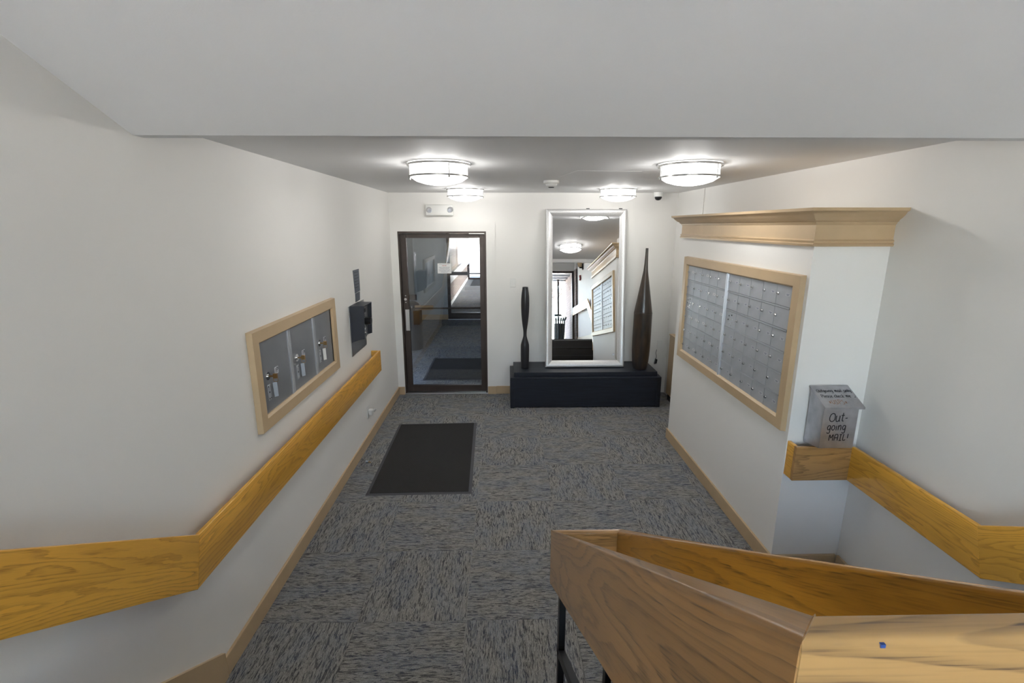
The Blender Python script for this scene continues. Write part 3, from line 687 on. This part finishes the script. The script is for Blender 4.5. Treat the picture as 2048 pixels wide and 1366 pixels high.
bm = bmesh.new(); lathe(bm, [(0.042, -0.05), (0.040, -0.068), (0.028, -0.085), (0.012, -0.092), (0, -0.093)], (1.872, 6.06, HC)); put('dome', bm, 'blackplastic', e, smooth=True)
e = thing('emergency_light', (-0.752, D, 2.278), 'white emergency light with two round heads above the door', 'emergency light')
put('housing', bbox(-0.919, -0.585, D-0.055, D, 2.280, 2.410, 0.012, 3), 'plastic', e, smooth=True)
for x, z, tx in ((-0.878, 2.345, 0.01), (-0.622, 2.350, -0.01)):
    bm = bmesh.new(); tube(bm, [(x, D-0.053, z), (x, D-0.064, z-0.002)], [0.036, 0.031], 24); hd = put('lamp_head', bm, 'steel', e, smooth=True)
    bm = bmesh.new(); tube(bm, [(x+tx, D-0.060, z-0.008), (x+tx, D-0.070, z-0.010)], [0.026, 0.022], 20); put('reflector', bm, 'alu_light', hd, smooth=True)
e = thing('wall_plate', (0.130, D, 1.41), 'small blank white wall plate between door and mirror', 'wall plate')
put('plate', bbox(0.096, 0.165, D-0.006, D, 1.411, 1.518, 0.003), 'plastic', e)
for z in (1.43, 1.50):
    bm = bmesh.new(); disc_y(bm, (0.13, D-0.0075, z), 0.004, 0.003, 10); put('screw', bm, 'plastic', e)
e = thing('wall_outlet', (2.05, D, 0.603), 'white blank outlet plate right of the tall vase', 'wall outlet')
put('plate', bbox(2.013, 2.085, D-0.007, D, 0.603, 0.717, 0.003), 'plastic', e)
e = thing('loose_cable', (2.0, D, 0.40), 'short loose cable with dark plug hanging below the outlet plate', 'cable')
bm = bmesh.new(); tube(bm, [(2.01, D-0.004, 0.59), (2.00, D-0.008, 0.545), (2.012, D-0.010, 0.50), (2.006, D-0.012, 0.47)], 0.003, 6); put('wire', bm, 'seam', e)
put('plug', solid([(1.985, D-0.03, 0.40), (2.015, D-0.03, 0.41), (2.022, D-0.03, 0.46), (2.000, D-0.03, 0.47)], [(1.985, D-0.0, 0.40), (2.015, D-0.0, 0.41), (2.022, D-0.0, 0.46), (2.000, D-0.0, 0.47)]), 'blackplastic', e)
tag(put('conduit', bbox(XR-0.012, XR, 5.35, 5.385, 2.05, HC, 0.003), 'wall', origin=(XR, 5.367, 2.05)), 'thin painted conduit running up the right wall to the ceiling', 'conduit')
e = thing('outlet_with_adapter', (XL, 4.70, 0.22), 'white outlet plate with a plugged-in adapter low on the left wall', 'wall outlet')
put('plate', bbox(XL, XL+0.007, 4.655, 4.735, 0.262, 0.385, 0.003), 'plastic', e)
put('adapter', bbox(XL+0.007, XL+0.052, 4.668, 4.722, 0.290, 0.350, 0.010, 3), 'plastic', e, smooth=True)
bm = bmesh.new(); tube(bm, [(XL+0.05, 4.69, 0.335), (XL+0.075, 4.70, 0.352), (XL+0.080, 4.72, 0.34), (XL+0.055, 4.715, 0.315)], 0.007, 8); put('cord_loop', bm, 'plastic', e, smooth=True)

# notice strip on the left wall
e = thing('notice_strip', (XL, 4.63, 1.47), 'dark printed notice strip on the left wall above the intercom', 'notice')
pg = put('sheet', solid([(XL, 4.53, 1.762), (XL, 4.722, 1.762), (XL, 4.715, 1.555), (XL, 4.55, 1.548)], [(XL+0.003, 4.53, 1.762), (XL+0.003, 4.722, 1.762), (XL+0.003, 4.715, 1.555), (XL+0.003, 4.55, 1.548)]), 'dark_label', e)
put('sheet', solid([(XL, 4.555, 1.545), (XL, 4.705, 1.548), (XL, 4.690, 1.470), (XL, 4.548, 1.466)], [(XL+0.003, 4.555, 1.545), (XL+0.003, 4.705, 1.548), (XL+0.003, 4.690, 1.470), (XL+0.003, 4.548, 1.466)]), 'dark_label', e)
for k in range(6): put('printed_line', bbox(XL+0.003, XL+0.0034, 4.56, 4.69-0.02*(k % 2), 1.735-k*0.028, 1.741-k*0.028), 'navy', e)

# intercom
e = thing('intercom', (XL, 4.56, 1.0), 'dark hooded intercom panel with keypad on the left wall', 'intercom')
put('wall_plate', bbox(XL, XL+0.008, 4.315, 4.80, 1.0, 1.46, 0.002), 'steel', e)
xs, zf0, zf1 = XL+0.135, 1.165, 1.455
ya, yb_ = 4.335, 4.60
def side(y): return solid([(XL+0.008, y, 1.455), (xs, y, zf1), (xs-0.012, y, zf0), (XL+0.008, y, 1.13)], [(XL+0.008, y+0.012, 1.455), (xs, y+0.012, zf1), (xs-0.012, y+0.012, zf0), (XL+0.008, y+0.012, 1.13)])
put('hood_side', side(ya), 'navy', e); put('hood_side', side(yb_-0.012), 'navy', e)
put('hood_top', solid([(XL+0.008, ya, 1.455), (xs, ya, 1.455), (xs, yb_, 1.455), (XL+0.008, yb_, 1.455)], [(XL+0.008, ya, 1.463), (xs, ya, 1.463), (xs, yb_, 1.463), (XL+0.008, yb_, 1.463)]), 'navy', e)
fx = lambda z: xs-0.035 - 0.012*(zf1-z)/(zf1-zf0)
put('face_plate', solid([(XL+0.008, ya+0.012, 1.455), (XL+0.008, yb_-0.012, 1.455), (XL+0.008, yb_-0.012, 1.13), (XL+0.008, ya+0.012, 1.13)], [(fx(1.455), ya+0.012, 1.455), (fx(1.455), yb_-0.012, 1.455), (fx(1.15), yb_-0.012, 1.15), (fx(1.15), ya+0.012, 1.15)]), 'steel', e)
put('display', bbox(fx(1.42), fx(1.42)+0.004, ya+0.05, ya+0.17, 1.385, 1.42), 'blackplastic', e)
for k in range(6): put('speaker_slot', bbox(fx(1.3)-0.002, fx(1.3)+0.0045, ya+0.05, ya+0.15, 1.285+k*0.014, 1.291+k*0.014), 'blackplastic', e)
for r_ in range(3):
    for c_ in range(3):
        bm = bmesh.new(); disc_y(bm, (fx(1.2)-0.003, ya+0.07+c_*0.045, 1.255-r_*0.036), 0.011, 0.011, 12, 'X'); put('key_button', bm, 'chrome', e, smooth=True)
bm = bmesh.new(); disc_y(bm, (fx(1.3), 4.50, 1.300), 0.034, 0.055, 20, 'X'); put('knob', bm, 'blackplastic', e, smooth=True)

# ------------------------------------------------------------------ framed mail fittings
def mitred_frame(parent, x0, x1, ya, yb, za, zb, wd, mat='trim', bevel=0.0):
    """four mitred pieces in a plane x = const, from x0 (wall) to x1 (front), outer rectangle ya..yb, za..zb; the inner edge slopes back"""
    xi = x0 + (x1-x0)*0.55
    C = lambda s, t: [(ya+t, za+t), (yb-t, za+t), (yb-t, zb-t), (ya+t, zb-t)][s]
    for s in range(4):
        n_ = (s+1) % 4; rows = []
        for x, t in ((x0, 0), (x1, 0.004), (x1, wd*0.86), (xi, wd), (x0, wd)):
            a, b = C(s, t), C(n_, t); rows.append(((x, a[0], a[1]), (x, b[0], b[1])))
        bm = solid([r_[0] for r_ in rows], [r_[1] for r_ in rows])
        put('frame_piece', bm, mat, parent)

# sixty-door mailbox bank on the block's left face
mb = thing('mailbox_bank', (XB, 3.65, 0.937), 'large framed bank of sixty aluminium mailboxes on the right block', 'mailboxes')
mitred_frame(mb, XB, XB-0.032, 2.740, 4.560, 0.940, 1.886, 0.078)
put('back_panel', bbox(XB-0.004, XB, 2.81, 4.49, 1.01, 1.82), 'seam', mb)
rows_z = [1.818 - 0.1352*k for k in range(7)]
cols = [4.485 - 0.1575*k for k in range(6)]; cols2 = [3.655 - 0.163*k for k in range(6)]
def door_mesh(wd, ht):
    bm = bbox(-0.006, 0, -wd/2+0.0018, wd/2-0.0018, -ht/2+0.0010, ht/2-0.0125, 0.0010, 1)
    me = bpy.data.meshes.new('mailbox_door'); bm.to_mesh(me); bm.free(); me.materials.append(M['alu']); return me
lm = bmesh.new(); tube(lm, [(0, 0, 0), (-0.008, 0, 0)], 0.0105, 14); tube(lm, [(-0.008, 0, 0), (-0.0135, 0, 0)], 0.0068, 12)
lock_me = bpy.data.meshes.new('lock'); lm.to_mesh(lock_me); lm.free(); lock_me.materials.append(M['chrome'])
key_me = bpy.data.meshes.new('keyway'); bm = bbox(-0.0145, -0.0133, -0.0014, 0.0014, -0.004, 0.004); bm.to_mesh(key_me); bm.free(); key_me.materials.append(M['ink'])
def lab_mesh(mat):
    bm = bbox(-0.0008, 0, -0.021, 0.021, -0.008, 0.008); me = bpy.data.meshes.new('name_label'); bm.to_mesh(me); bm.free(); me.materials.append(M[mat]); return me
lab_me = lab_mesh('label'); lab_pap = lab_mesh('paper')
ln_me = bpy.data.meshes.new('print'); bm = join(bbox(-0.0012, -0.0008, -0.017, 0.017, 0.002, 0.0045), bbox(-0.0012, -0.0008, -0.012, 0.012, -0.0045, -0.0015)); bm.to_mesh(ln_me); bm.free(); ln_me.materials.append(M['ink_blue'])
holes = [(0.05, 0.045), (0.03, 0.02), (-0.02, 0.03), (0.045, -0.01), (-0.03, -0.025), (0.02, -0.04), (-0.045, 0.0), (0.0, 0.0), (-0.02, -0.045)]
XF = XB-0.005
for cset, wd in ((cols, 0.1575), (cols2, 0.163)):
    dm = door_mesh(wd, 0.1352)
    for r_ in range(6):
        for c_ in range(5):
            y = cset[c_] - wd/2; z = rows_z[r_] - 0.1352/2
            o = share('mailbox_door', dm, mb, (XF, y, z))
            if r_ == 2 and c_ == 0:
                for hy, hz in holes:
                    bm = bmesh.new(); disc_y(bm, (XF-0.0085, y+hy*0.8, z+hz), 0.0052, 0.0035, 10, 'X'); put('rivet', bm, 'seam' if (hy, hz) in holes[1:4] else 'chrome', o)
                continue
            jy, jz = random.uniform(-.002, .002), random.uniform(-.002, .002)
            l_ = share('lock', lock_me, o, (XF-0.006, y+wd/2-0.028+jy, z+0.002+jz))
            share('keyway', key_me, o, (XF-0.006, y+wd/2-0.028+jy, z+0.002+jz))
            if random.random() < 0.9:
                share('name_label', lab_pap if random.random() < 0.25 and cset is cols else lab_me, o, (XF-0.006, y-wd/2+0.040, z+0.006))
                share('print', ln_me, o, (XF-0.006, y-wd/2+0.040, z+0.006))
for k in range(1, 6):
    for ys in ((cols[5], cols[0]), (cols2[5], cols2[0])):
        put('row_lip', prism_x([(ys[0], rows_z[k]-0.001), (ys[1], rows_z[k]-0.001), (ys[1], rows_z[k]-0.0095), (ys[0], rows_z[k]-0.0095)], XF-0.011, XF), 'alu', mb)
for ya_, yb2 in ((3.655, 3.6975), (4.484, 4.505)):
    put('stile', join(bbox(XF-0.014, XB, ya_, yb2, 1.005, 1.82, 0.002), bbox(XF-0.020, XF-0.014, ya_+0.012, ya_+0.02, 1.01, 1.82)), 'alu_light', mb)
put('bottom_rail', bbox(XF-0.014, XB, 2.815, 4.505, 1.000, 1.008), 'alu_light', mb)

# three-door parcel locker bank on the left wall
pl = thing('parcel_locker_bank', (XL, 3.23, 1.01), 'framed bank of three grey parcel lockers on the left wall', 'parcel lockers')
mitred_frame(pl, XL, XL+0.032, 2.570, 3.905, 1.020, 1.602, 0.080)
put('back_panel', bbox(XL, XL+0.003, 2.645, 3.83, 1.09, 1.53), 'alu', pl)
for k, (a, b) in enumerate(((2.66, 3.045), (3.085, 3.462), (3.502, 3.835))):
    o = put('locker_door', bbox(XL+0.003, XL+0.009, a, b-0.012, 1.098, 1.522, 0.0015, 1), 'locker', pl)
    put('door_edge', bbox(XL+0.003, XL+0.015, b-0.010, b, 1.098, 1.522, 0.001, 1), 'alu_light', o)
    put('door_sill', bbox(XL+0.003, XL+0.014, a, b, 1.088, 1.096), 'alu_light', o)
    cy_ = (2.735, 3.145, 3.555)[k]; cz = 1.312
    bm = bmesh.new(); tube(bm, [(XL+0.009, cy_, cz), (XL+0.013, cy_, cz)], 0.024, 24); tube(bm, [(XL+0.013, cy_, cz), (XL+0.020, cy_, cz)], 0.012, 16); put('lock', bm, 'chrome', o, smooth=True)
    put('strike_plate', bbox(XL+0.009, XL+0.011, cy_-0.018, cy_+0.018, 1.165, 1.262, 0.001, 1), 'alu', o)
    for dy, dz in ((-.009, 1.25), (.009, 1.25), (-.009, 1.178), (.009, 1.178)):
        bm = bmesh.new(); disc_y(bm, (XL+0.011, cy_+dy, dz), 0.005, 0.002, 10, 'X'); put('rivet', bm, 'chrome', o)
    bm = bmesh.new(); disc_y(bm, (XL+0.0112, cy_, 1.214), 0.006, 0.0006, 12, 'X'); put('key_hole', bm, 'ink', o)
    ly = cy_+0.115
    put('number_plate', bbox(XL+0.009, XL+0.0095, ly-0.024, ly+0.024, 1.292, 1.336), 'label', o)
    put_text('lettering', '1P', 0.042, 'ink', o, (XL+0.0098, ly, 1.314), (0, 1, 0), (0, 0, 1), bold=0.0004)
for ys in ((3.047, 3.083), (3.464, 3.500)):
    put('divider', bbox(XL+0.003, XL+0.012, ys[0], ys[1], 1.09, 1.53, 0.002), 'alu', pl)
for k, cy_ in enumerate((2.735, 3.145, 3.555)):
    lab = ('key with clear tag hanging in the nearest parcel locker lock', 'key with clear tag hanging in the middle parcel locker lock', 'key with white paper tag hanging in the farthest parcel locker lock')[k]
    kk = thing('key', (XL+0.02, cy_, 1.17), lab, 'key', 'keys in the parcel lockers')
    put('blade', join(bbox(XL+0.0205, XL+0.052, cy_-0.0015, cy_+0.0015, 1.307, 1.317), bbox(XL+0.04, XL+0.062, cy_-0.002, cy_+0.014, 1.298, 1.326, 0.0008, 1)), 'brass', kk)
    bm = bmesh.new(); n0 = len(bm.verts); torus(bm, 0.014, 0.0014, (0, 0, 0), 20, 6); bmesh.ops.rotate(bm, verts=bm.verts[:], cent=(0, 0, 0), matrix=Matrix.Rotation(math.pi/2, 3, 'X')); bmesh.ops.translate(bm, verts=bm.verts[:], vec=(XL+0.050, cy_+0.008, 1.288)); put('ring', bm, 'brass', kk)
    put('tag', solid([(XL+0.020, cy_+0.030, 1.262), (XL+0.034, cy_+0.052, 1.262), (XL+0.034, cy_+0.056, 1.172), (XL+0.020, cy_+0.036, 1.172)], [(XL+0.017, cy_+0.032, 1.262), (XL+0.031, cy_+0.054, 1.262), (XL+0.031, cy_+0.058, 1.172), (XL+0.017, cy_+0.038, 1.172)]), 'paper' if k == 2 else 'clear', kk)
    bm = bmesh.new(); tube(bm, [(XL+0.050, cy_+0.010, 1.275), (XL+0.028, cy_+0.042, 1.262)], 0.0016, 6); put('link', bm, 'chrome', kk)

# ------------------------------------------------------------------ outgoing mail box on the short rail
om = thing('outgoing_mail_box', (1.92, 2.62, 0.892), 'galvanised outgoing mail box with handwriting standing on the short handrail', 'mail box')
ox0, ox1, oyb, oyf = 1.812, 2.012, 2.700, 2.560
z0_ = 0.8935
body = [(oyb, z0_), (oyf, z0_+0.020), (oyf, 1.160), (oyb, 1.235)]
put('body', prism_x(body, ox0, ox1, 0.002), 'galv', om)
lid = [(oyb, 1.243), (oyb, 1.247), (oyf-0.022, 1.170), (oyf-0.022, 1.158), (oyf-0.019, 1.158), (oyf-0.019, 1.166)]
lo = put('lid', prism_x(lid, ox0-0.012, ox1+0.016), 'galv', om)
ly_ = [(ox0-0.012, ox0-0.010), (ox1+0.014, ox1+0.016)]
handwriting('lettering', 'Out-', 0.036, 'ink', om, (ox0+0.036, oyf-0.0003, 1.078), (1, 0, 0), (0, 0, 1), 0.0026)
handwriting('lettering', 'going', 0.030, 'ink', om, (ox0+0.032, oyf-0.0003, 1.024), (1, 0, 0), (0, 0, 1), 0.0026)
handwriting('lettering', 'MAIL!', 0.028, 'ink', om, (ox0+0.050, oyf-0.0003, 0.962), (1, 0, 0), (0, 0, 1), 0.0026)
lr = Vector((1, 0, 0)); lu = Vector((0, oyb-(oyf-0.022), 1.247-1.170)).normalized()
lp = lambda x, t: tuple(Vector((x, oyf-0.022, 1.170)) + lu*t + Vector((0, -0.0003, 0.0006)))
handwriting('lettering', 'Outgoing mail only', 0.0155, 'ink', lo, lp(ox0+0.004, 0.122), lr, lu, 0.0013)
handwriting('lettering', 'Please check me :)', 0.0155, 'ink', lo, lp(ox0+0.010, 0.078), lr, lu, 0.0013)
handwriting('lettering', '*USPS*', 0.022, 'ink_orange', lo, lp(ox0+0.030, 0.026), lr, lu, 0.0012)

# ------------------------------------------------------------------ bench, vases, leaning mirror
BZ = 0.437
be = thing('bench', (1.0, 5.87, 0), 'low black stained wooden bench under the mirror', 'bench')
put('upper_slab', bbox(0.137, 1.878, 5.655, 6.135, 0.385, BZ, 0.003), 'ebony', be)
put('lower_top', bbox(0.092, 1.915, 5.60, 6.135, 0.365, 0.385, 0.003), 'ebony', be)
put('side_panel', bbox(0.092, 0.140, 5.60, 6.135, 0.0, 0.365, 0.002), 'ebony', be); put('side_panel', bbox(1.867, 1.915, 5.60, 6.135, 0.0, 0.365, 0.002), 'ebony', be)
put('front_panel', bbox(0.140, 1.867, 5.610, 5.63, 0.012, 0.365), 'ebony', be)
put('front_rail', bbox(0.140, 1.867, 5.603, 5.612, 0.325, 0.365), 'ebony', be)
def vase(name, c, prof, mat, label, lip):
    e = thing(name, c, label, 'vase')
    P = []
    for i in range(len(prof)-1):                # smooth the profile
        p0, p1, p2, p3 = prof[max(i-1, 0)], prof[i], prof[i+1], prof[min(i+2, len(prof)-1)]
        for s in range(5):
            t = s/5; P.append(tuple(0.5*((2*p1[k]) + (p2[k]-p0[k])*t + (2*p0[k]-5*p1[k]+4*p2[k]-p3[k])*t*t + (3*p1[k]-p0[k]-3*p2[k]+p3[k])*t**3) for k in (0, 1)))
    P.append(prof[-1])
    bm = bmesh.new(); lathe(bm, [(0, 0)] + P + [(prof[-1][0]*0.7, prof[-1][1]-0.002), (prof[-1][0]*0.6, prof[-1][1]-0.06), (0, prof[-1][1]-0.06)], c, 48); put('body', bm, mat, e, smooth=True)
    bm = bmesh.new(); torus(bm, prof[-1][0]*0.93, prof[-1][0]*0.10, (c[0], c[1], c[2]+prof[-1][1]), 32, 8); put('lip', bm, mat, e, smooth=True)
    if lip:
        bm = bmesh.new(); torus(bm, lip[0], 0.0022, (c[0], c[1], c[2]+lip[1]), 48, 6); put('shoulder_band', bm, mat, e, smooth=True)
vase('slim_vase', (0.275, 5.86, BZ), [(0.046, 0.0), (0.050, 0.03), (0.052, 0.26), (0.045, 0.32), (0.026, 0.385), (0.0205, 0.42), (0.023, 0.48), (0.036, 0.57), (0.046, 0.68), (0.0505, 0.80), (0.047, 0.90), (0.036, 0.985), (0.034, 1.005)], 'vase_black', 'slim waisted black vase on the left end of the bench', None)
vase('tall_vase', (1.700, 5.80, BZ), [(0.073, 0.0), (0.084, 0.02), (0.098, 0.10), (0.107, 0.24), (0.109, 0.40), (0.1075, 0.68), (0.104, 0.72), (0.079, 0.88), (0.052, 1.05), (0.034, 1.16), (0.025, 1.23), (0.018, 1.36), (0.0155, 1.468)], 'vase_brown', 'tall brown bottle-shaped vase with a long neck on the bench', (0.1075, 0.695))

mi = thing('leaning_mirror', (1.023, 5.888, BZ), 'tall silver-framed mirror leaning against the end wall', 'mirror')
mi.rotation_euler.x = math.radians(-7.4)
W2, HM, FW, FD = 0.492, 1.932, 0.084, 0.052
def loc_put(name, bm, mat, parent, smooth=False):   # part in the mirror's own frame
    me = bpy.data.meshes.new(name); bm.to_mesh(me); bm.free(); me.materials.append(M[mat])
    if smooth:
        for p in me.polygons: p.use_smooth = True
        me.set_sharp_from_angle(angle=math.radians(40))
    o = bpy.data.objects.new(name, me); COL.objects.link(o); o.parent = parent; return o
cor = lambda s, t: [(-W2+t, t), (W2-t, t), (W2-t, HM-t), (-W2+t, HM-t)][s]
pf = [(0, 0), (-0.038, 0), (-0.048, 0.006), (-FD, 0.016), (-0.051, 0.030), (-0.046, 0.046), (-0.036, 0.064), (-0.024, 0.080), (-0.020, FW), (0, FW)]
for s in range(4):
    n_ = (s+1) % 4; A = []; B = []
    for y, t in pf:
        a, b = cor(s, t), cor(n_, t); A.append((a[0], y, a[1])); B.append((b[0], y, b[1]))
    loc_put('frame_piece', solid(A, B), 'silver', mi, True)
gi = FW + 0.001; bv = 0.026
bm = bmesh.new()
ins = [bm.verts.new((cor(s, gi+bv)[0], -0.0175, cor(s, gi+bv)[1])) for s in range(4)]; bm.faces.new(ins)
gl_ = loc_put('glass', bm, 'mirror', mi)
bm = bmesh.new()
for s in range(4):
    n_ = (s+1) % 4
    q = [(cor(s, gi+bv), -0.0175), (cor(n_, gi+bv), -0.0175), (cor(n_, gi-0.004), -0.0163), (cor(s, gi-0.004), -0.0163)]
    bm.faces.new([bm.verts.new((p[0], y, p[1])) for p, y in q])
loc_put('bevelled_edge', bm, 'mirror', mi)
loc_put('backing', bbox(-W2+0.03, W2-0.03, -0.014, -0.002, 0.03, HM-0.03), 'blackplastic', mi)
bm = bmesh.new(); disc_y(bm, (0.36, -0.0192, 0.155), 0.013, 0.0012, 20); loc_put('sticker', bm, 'label', mi)
for x in (0.02, 0.42): loc_put('hanger_clip', bbox(x-0.02, x+0.02, -0.012, 0.0, HM, HM+0.014), 'blackmetal', mi)

# ------------------------------------------------------------------ radiator cover behind the block
e = thing('radiator_cover', (2.10, 5.35, 0), 'beige low radiator cover in the corner behind the mailbox block', 'radiator cover')
put('panel', bbox(2.085, XR-0.008, 4.82, 5.90, 0.085, 0.835), 'trim', e)
put('cap', bbox(2.078, XR-0.006, 4.81, 5.91, 0.835, 0.853, 0.003), 'trim', e)
put('toe_kick', bbox(2.10, XR-0.008, 4.84, 5.88, 0.0, 0.085), 'seam', e)
bm = bmesh.new(); tube(bm, [(XR, 5.02, 1.99), (XR-0.02, 5.03, 1.985), (XR-0.024, 5.03, 1.965), (XR, 5.02, 1.955)], 0.003, 6)
tag(put('wire_hook', bm, 'steel', origin=(XR, 5.02, 1.955)), 'tiny wire hook on the right wall just behind the block', 'hook')

# ------------------------------------------------------------------ doormat and litter
mt0 = thing('doormat', (-0.71, 4.39, 0), 'charcoal waffle doormat lying by the left wall', 'doormat')
mq = [(-1.135, 3.640), (-0.262, 3.655), (-0.297, 5.165), (-1.158, 5.135)]
cx_, cy__ = sum(p[0] for p in mq)/4, sum(p[1] for p in mq)/4
def inset(t): return [(x + (t if x < cx_ else -t), y + (t if y < cy__ else -t)) for x, y in mq]
b0 = inset(0.0); b1 = inset(0.028)
bm = bmesh.new()
for s in range(4):
    n_ = (s+1) % 4
    v = [bm.verts.new(p) for p in ((*b0[s], 0.0005), (*b0[n_], 0.0005), (*b1[n_], 0.0055), (*b1[s], 0.0055))]; bm.faces.new(v)
put('rubber_border', bm, 'rubber', mt0)
put('pile', solid([(*p, 0.0005) for p in b1], [(*p, 0.008) for p in b1]), 'mat', mt0)
e = thing('dropped_fitting', (-1.262, 4.22, 0), 'small broken plastic and brass fitting dropped on the carpet by the baseboard', 'litter')
bm = bmesh.new(); tube(bm, [(-1.285, 4.225, 0.012), (-1.262, 4.222, 0.012)], [0.012, 0.009], 10); put('clear_cap', bm, 'clear', e, smooth=True)
bm = bmesh.new(); tube(bm, [(-1.262, 4.222, 0.010), (-1.235, 4.216, 0.006)], [0.006, 0.003], 8); put('brass_stub', bm, 'brass', e, smooth=True)

# ------------------------------------------------------------------ vestibule things
e = thing('waste_bin', (-1.62, 8.55, 0), 'black cylindrical waste bin in the vestibule behind the door glass', 'waste bin')
bm = bmesh.new(); lathe(bm, [(0, 0), (0.20, 0), (0.20, 0.028), (0, 0.028)], (-1.62, 8.55, 0)); put('base_ring', bm, 'chrome', e, smooth=True)
bm = bmesh.new(); lathe(bm, [(0, 0.02), (0.195, 0.02), (0.195, 0.72), (0, 0.72)], (-1.62, 8.55, 0)); put('body', bm, 'blackplastic', e, smooth=True)
bm = bmesh.new(); lathe(bm, [(0, 0.72), (0.20, 0.72), (0.20, 0.75), (0.16, 0.83), (0.08, 0.87), (0, 0.875)], (-1.62, 8.55, 0)); put('lid', bm, 'blackplastic', e, smooth=True)
e = thing('vestibule_mat', (-0.6, 7.33, 0), 'dark mat on the vestibule floor beyond the glass door', 'doormat')
put('pile', bbox(-1.12, 0.05, 6.76, 7.90, 0.0, 0.009, 0.002), 'mat', e); put('edge', bbox(-1.15, 0.08, 6.73, 7.93, 0.0, 0.004), 'rubber', e)
tag(put('corridor_mat', bbox(-1.2, 0.6, 18.2, 20.3, 0.0, 0.008, 0.002), 'mat', origin=(-0.3, 19.2, 0)), 'dark mat inside the street-end corridor door', 'doormat')

# ------------------------------------------------------------------ upper landing things, seen in the mirror
e = thing('wall_sconce', (XR, -0.9, 2.85), 'small brass wall sconce on the right landing wall', 'wall lamp')
put('back_plate', bbox(XR-0.03, XR, -0.95, -0.85, 2.84, 3.0, 0.004), 'blackmetal', e)
bm = bmesh.new(); lathe(bm, [(0, 0), (0.05, 0), (0.075, 0.13), (0.07, 0.13), (0, 0.02)], (XR-0.09, -0.9, 2.92), 24); put('shade', bm, 'trim', e, smooth=True)
put('arm', bbox(XR-0.10, XR-0.03, -0.91, -0.89, 2.88, 2.92), 'blackmetal', e)
e = thing('fire_alarm', (XR, -1.32, 2.62), 'small red fire alarm pull box on the right landing wall', 'fire alarm')
put('box', bbox(XR-0.04, XR, -1.37, -1.27, 2.62, 2.76, 0.004), 'red', e); put('pull', bbox(XR-0.05, XR-0.04, -1.36, -1.28, 2.66, 2.69), 'paper', e)
e = thing('litter_bin', (1.70, -3.15, ZL-0.02), 'dark green slatted steel litter bin outside the landing window', 'litter bin')
for k in range(20):
    a = 2*math.pi*k/20; c_, s_ = math.cos(a), math.sin(a); r0 = 0.235
    bm = bmesh.new(); tube(bm, [(1.70+0.20*c_, -3.15+0.20*s_, ZL), (1.70+r0*c_, -3.15+r0*s_, ZL+0.68), (1.70+0.29*c_, -3.15+0.29*s_, ZL+0.80)], 0.014, 6); put('slat', bm, 'green_steel', e)
bm = bmesh.new(); lathe(bm, [(0, 0), (0.20, 0), (0.20, 0.62), (0, 0.62)], (1.70, -3.15, ZL-0.02), 24); put('liner', bm, 'blackplastic', e, smooth=True)
bm = bmesh.new(); torus(bm, 0.255, 0.012, (1.70, -3.15, ZL+0.72), 32, 8); put('rim', bm, 'green_steel', e, smooth=True)
bm = bmesh.new(); lathe(bm, [(0, 0.83), (0.14, 0.83), (0.15, 0.86), (0.12, 0.89), (0, 0.90)], (1.70, -3.15, ZL), 28); put('lid', bm, 'green_steel', e, smooth=True)
e = thing('entrance_canopy', (0.4, -4.0, ZL), 'dark blue entrance canopy on posts outside the landing windows', 'canopy')
put('roof', bbox(-2.5, 3.2, -4.2, REAR-0.14, 3.10, 3.22), 'canopy', e)
for y in (-2.7, -3.2, -3.7, -4.15): put('beam', bbox(-2.4, 3.1, y-0.02, y+0.02, 3.02, 3.10), 'steel', e)
for x in (-2.3, 1.85): put('post', bbox(x-0.03, x+0.03, -4.18, -4.12, ZL-0.02, 3.10), 'bronze', e)
tr = thing('bare_tree', (1.9, -11.0, ZL-0.02), 'bare leafless tree outside beyond the landing windows', 'tree')
bmt = bmesh.new(); bmb = bmesh.new()
def grow(p, d, ln, r, lvl):
    q = p + d*ln
    tube(bmt if lvl == 0 else bmb, [p, (p+q)/2 + Vector((random.uniform(-.05, .05), random.uniform(-.05, .05), 0))*ln, q], [r, r*0.85, r*0.7], 6, False)
    if lvl >= 5: return
    for _ in range(3 if lvl < 4 else 2):
        nd_ = (d + Vector((random.uniform(-.75, .75), random.uniform(-.75, .75), random.uniform(-.15, .5)))).normalized()
        grow(q if random.random() < .7 else p.lerp(q, .7), nd_, ln*random.uniform(.6, .82), r*0.62, lvl+1)
grow(Vector((1.9, -11.0, ZL-0.02)), Vector((0.03, 0, 1)), 1.5, 0.11, 0)
put('trunk', bmt, 'bark', tr); put('branches', bmb, 'bark', tr)
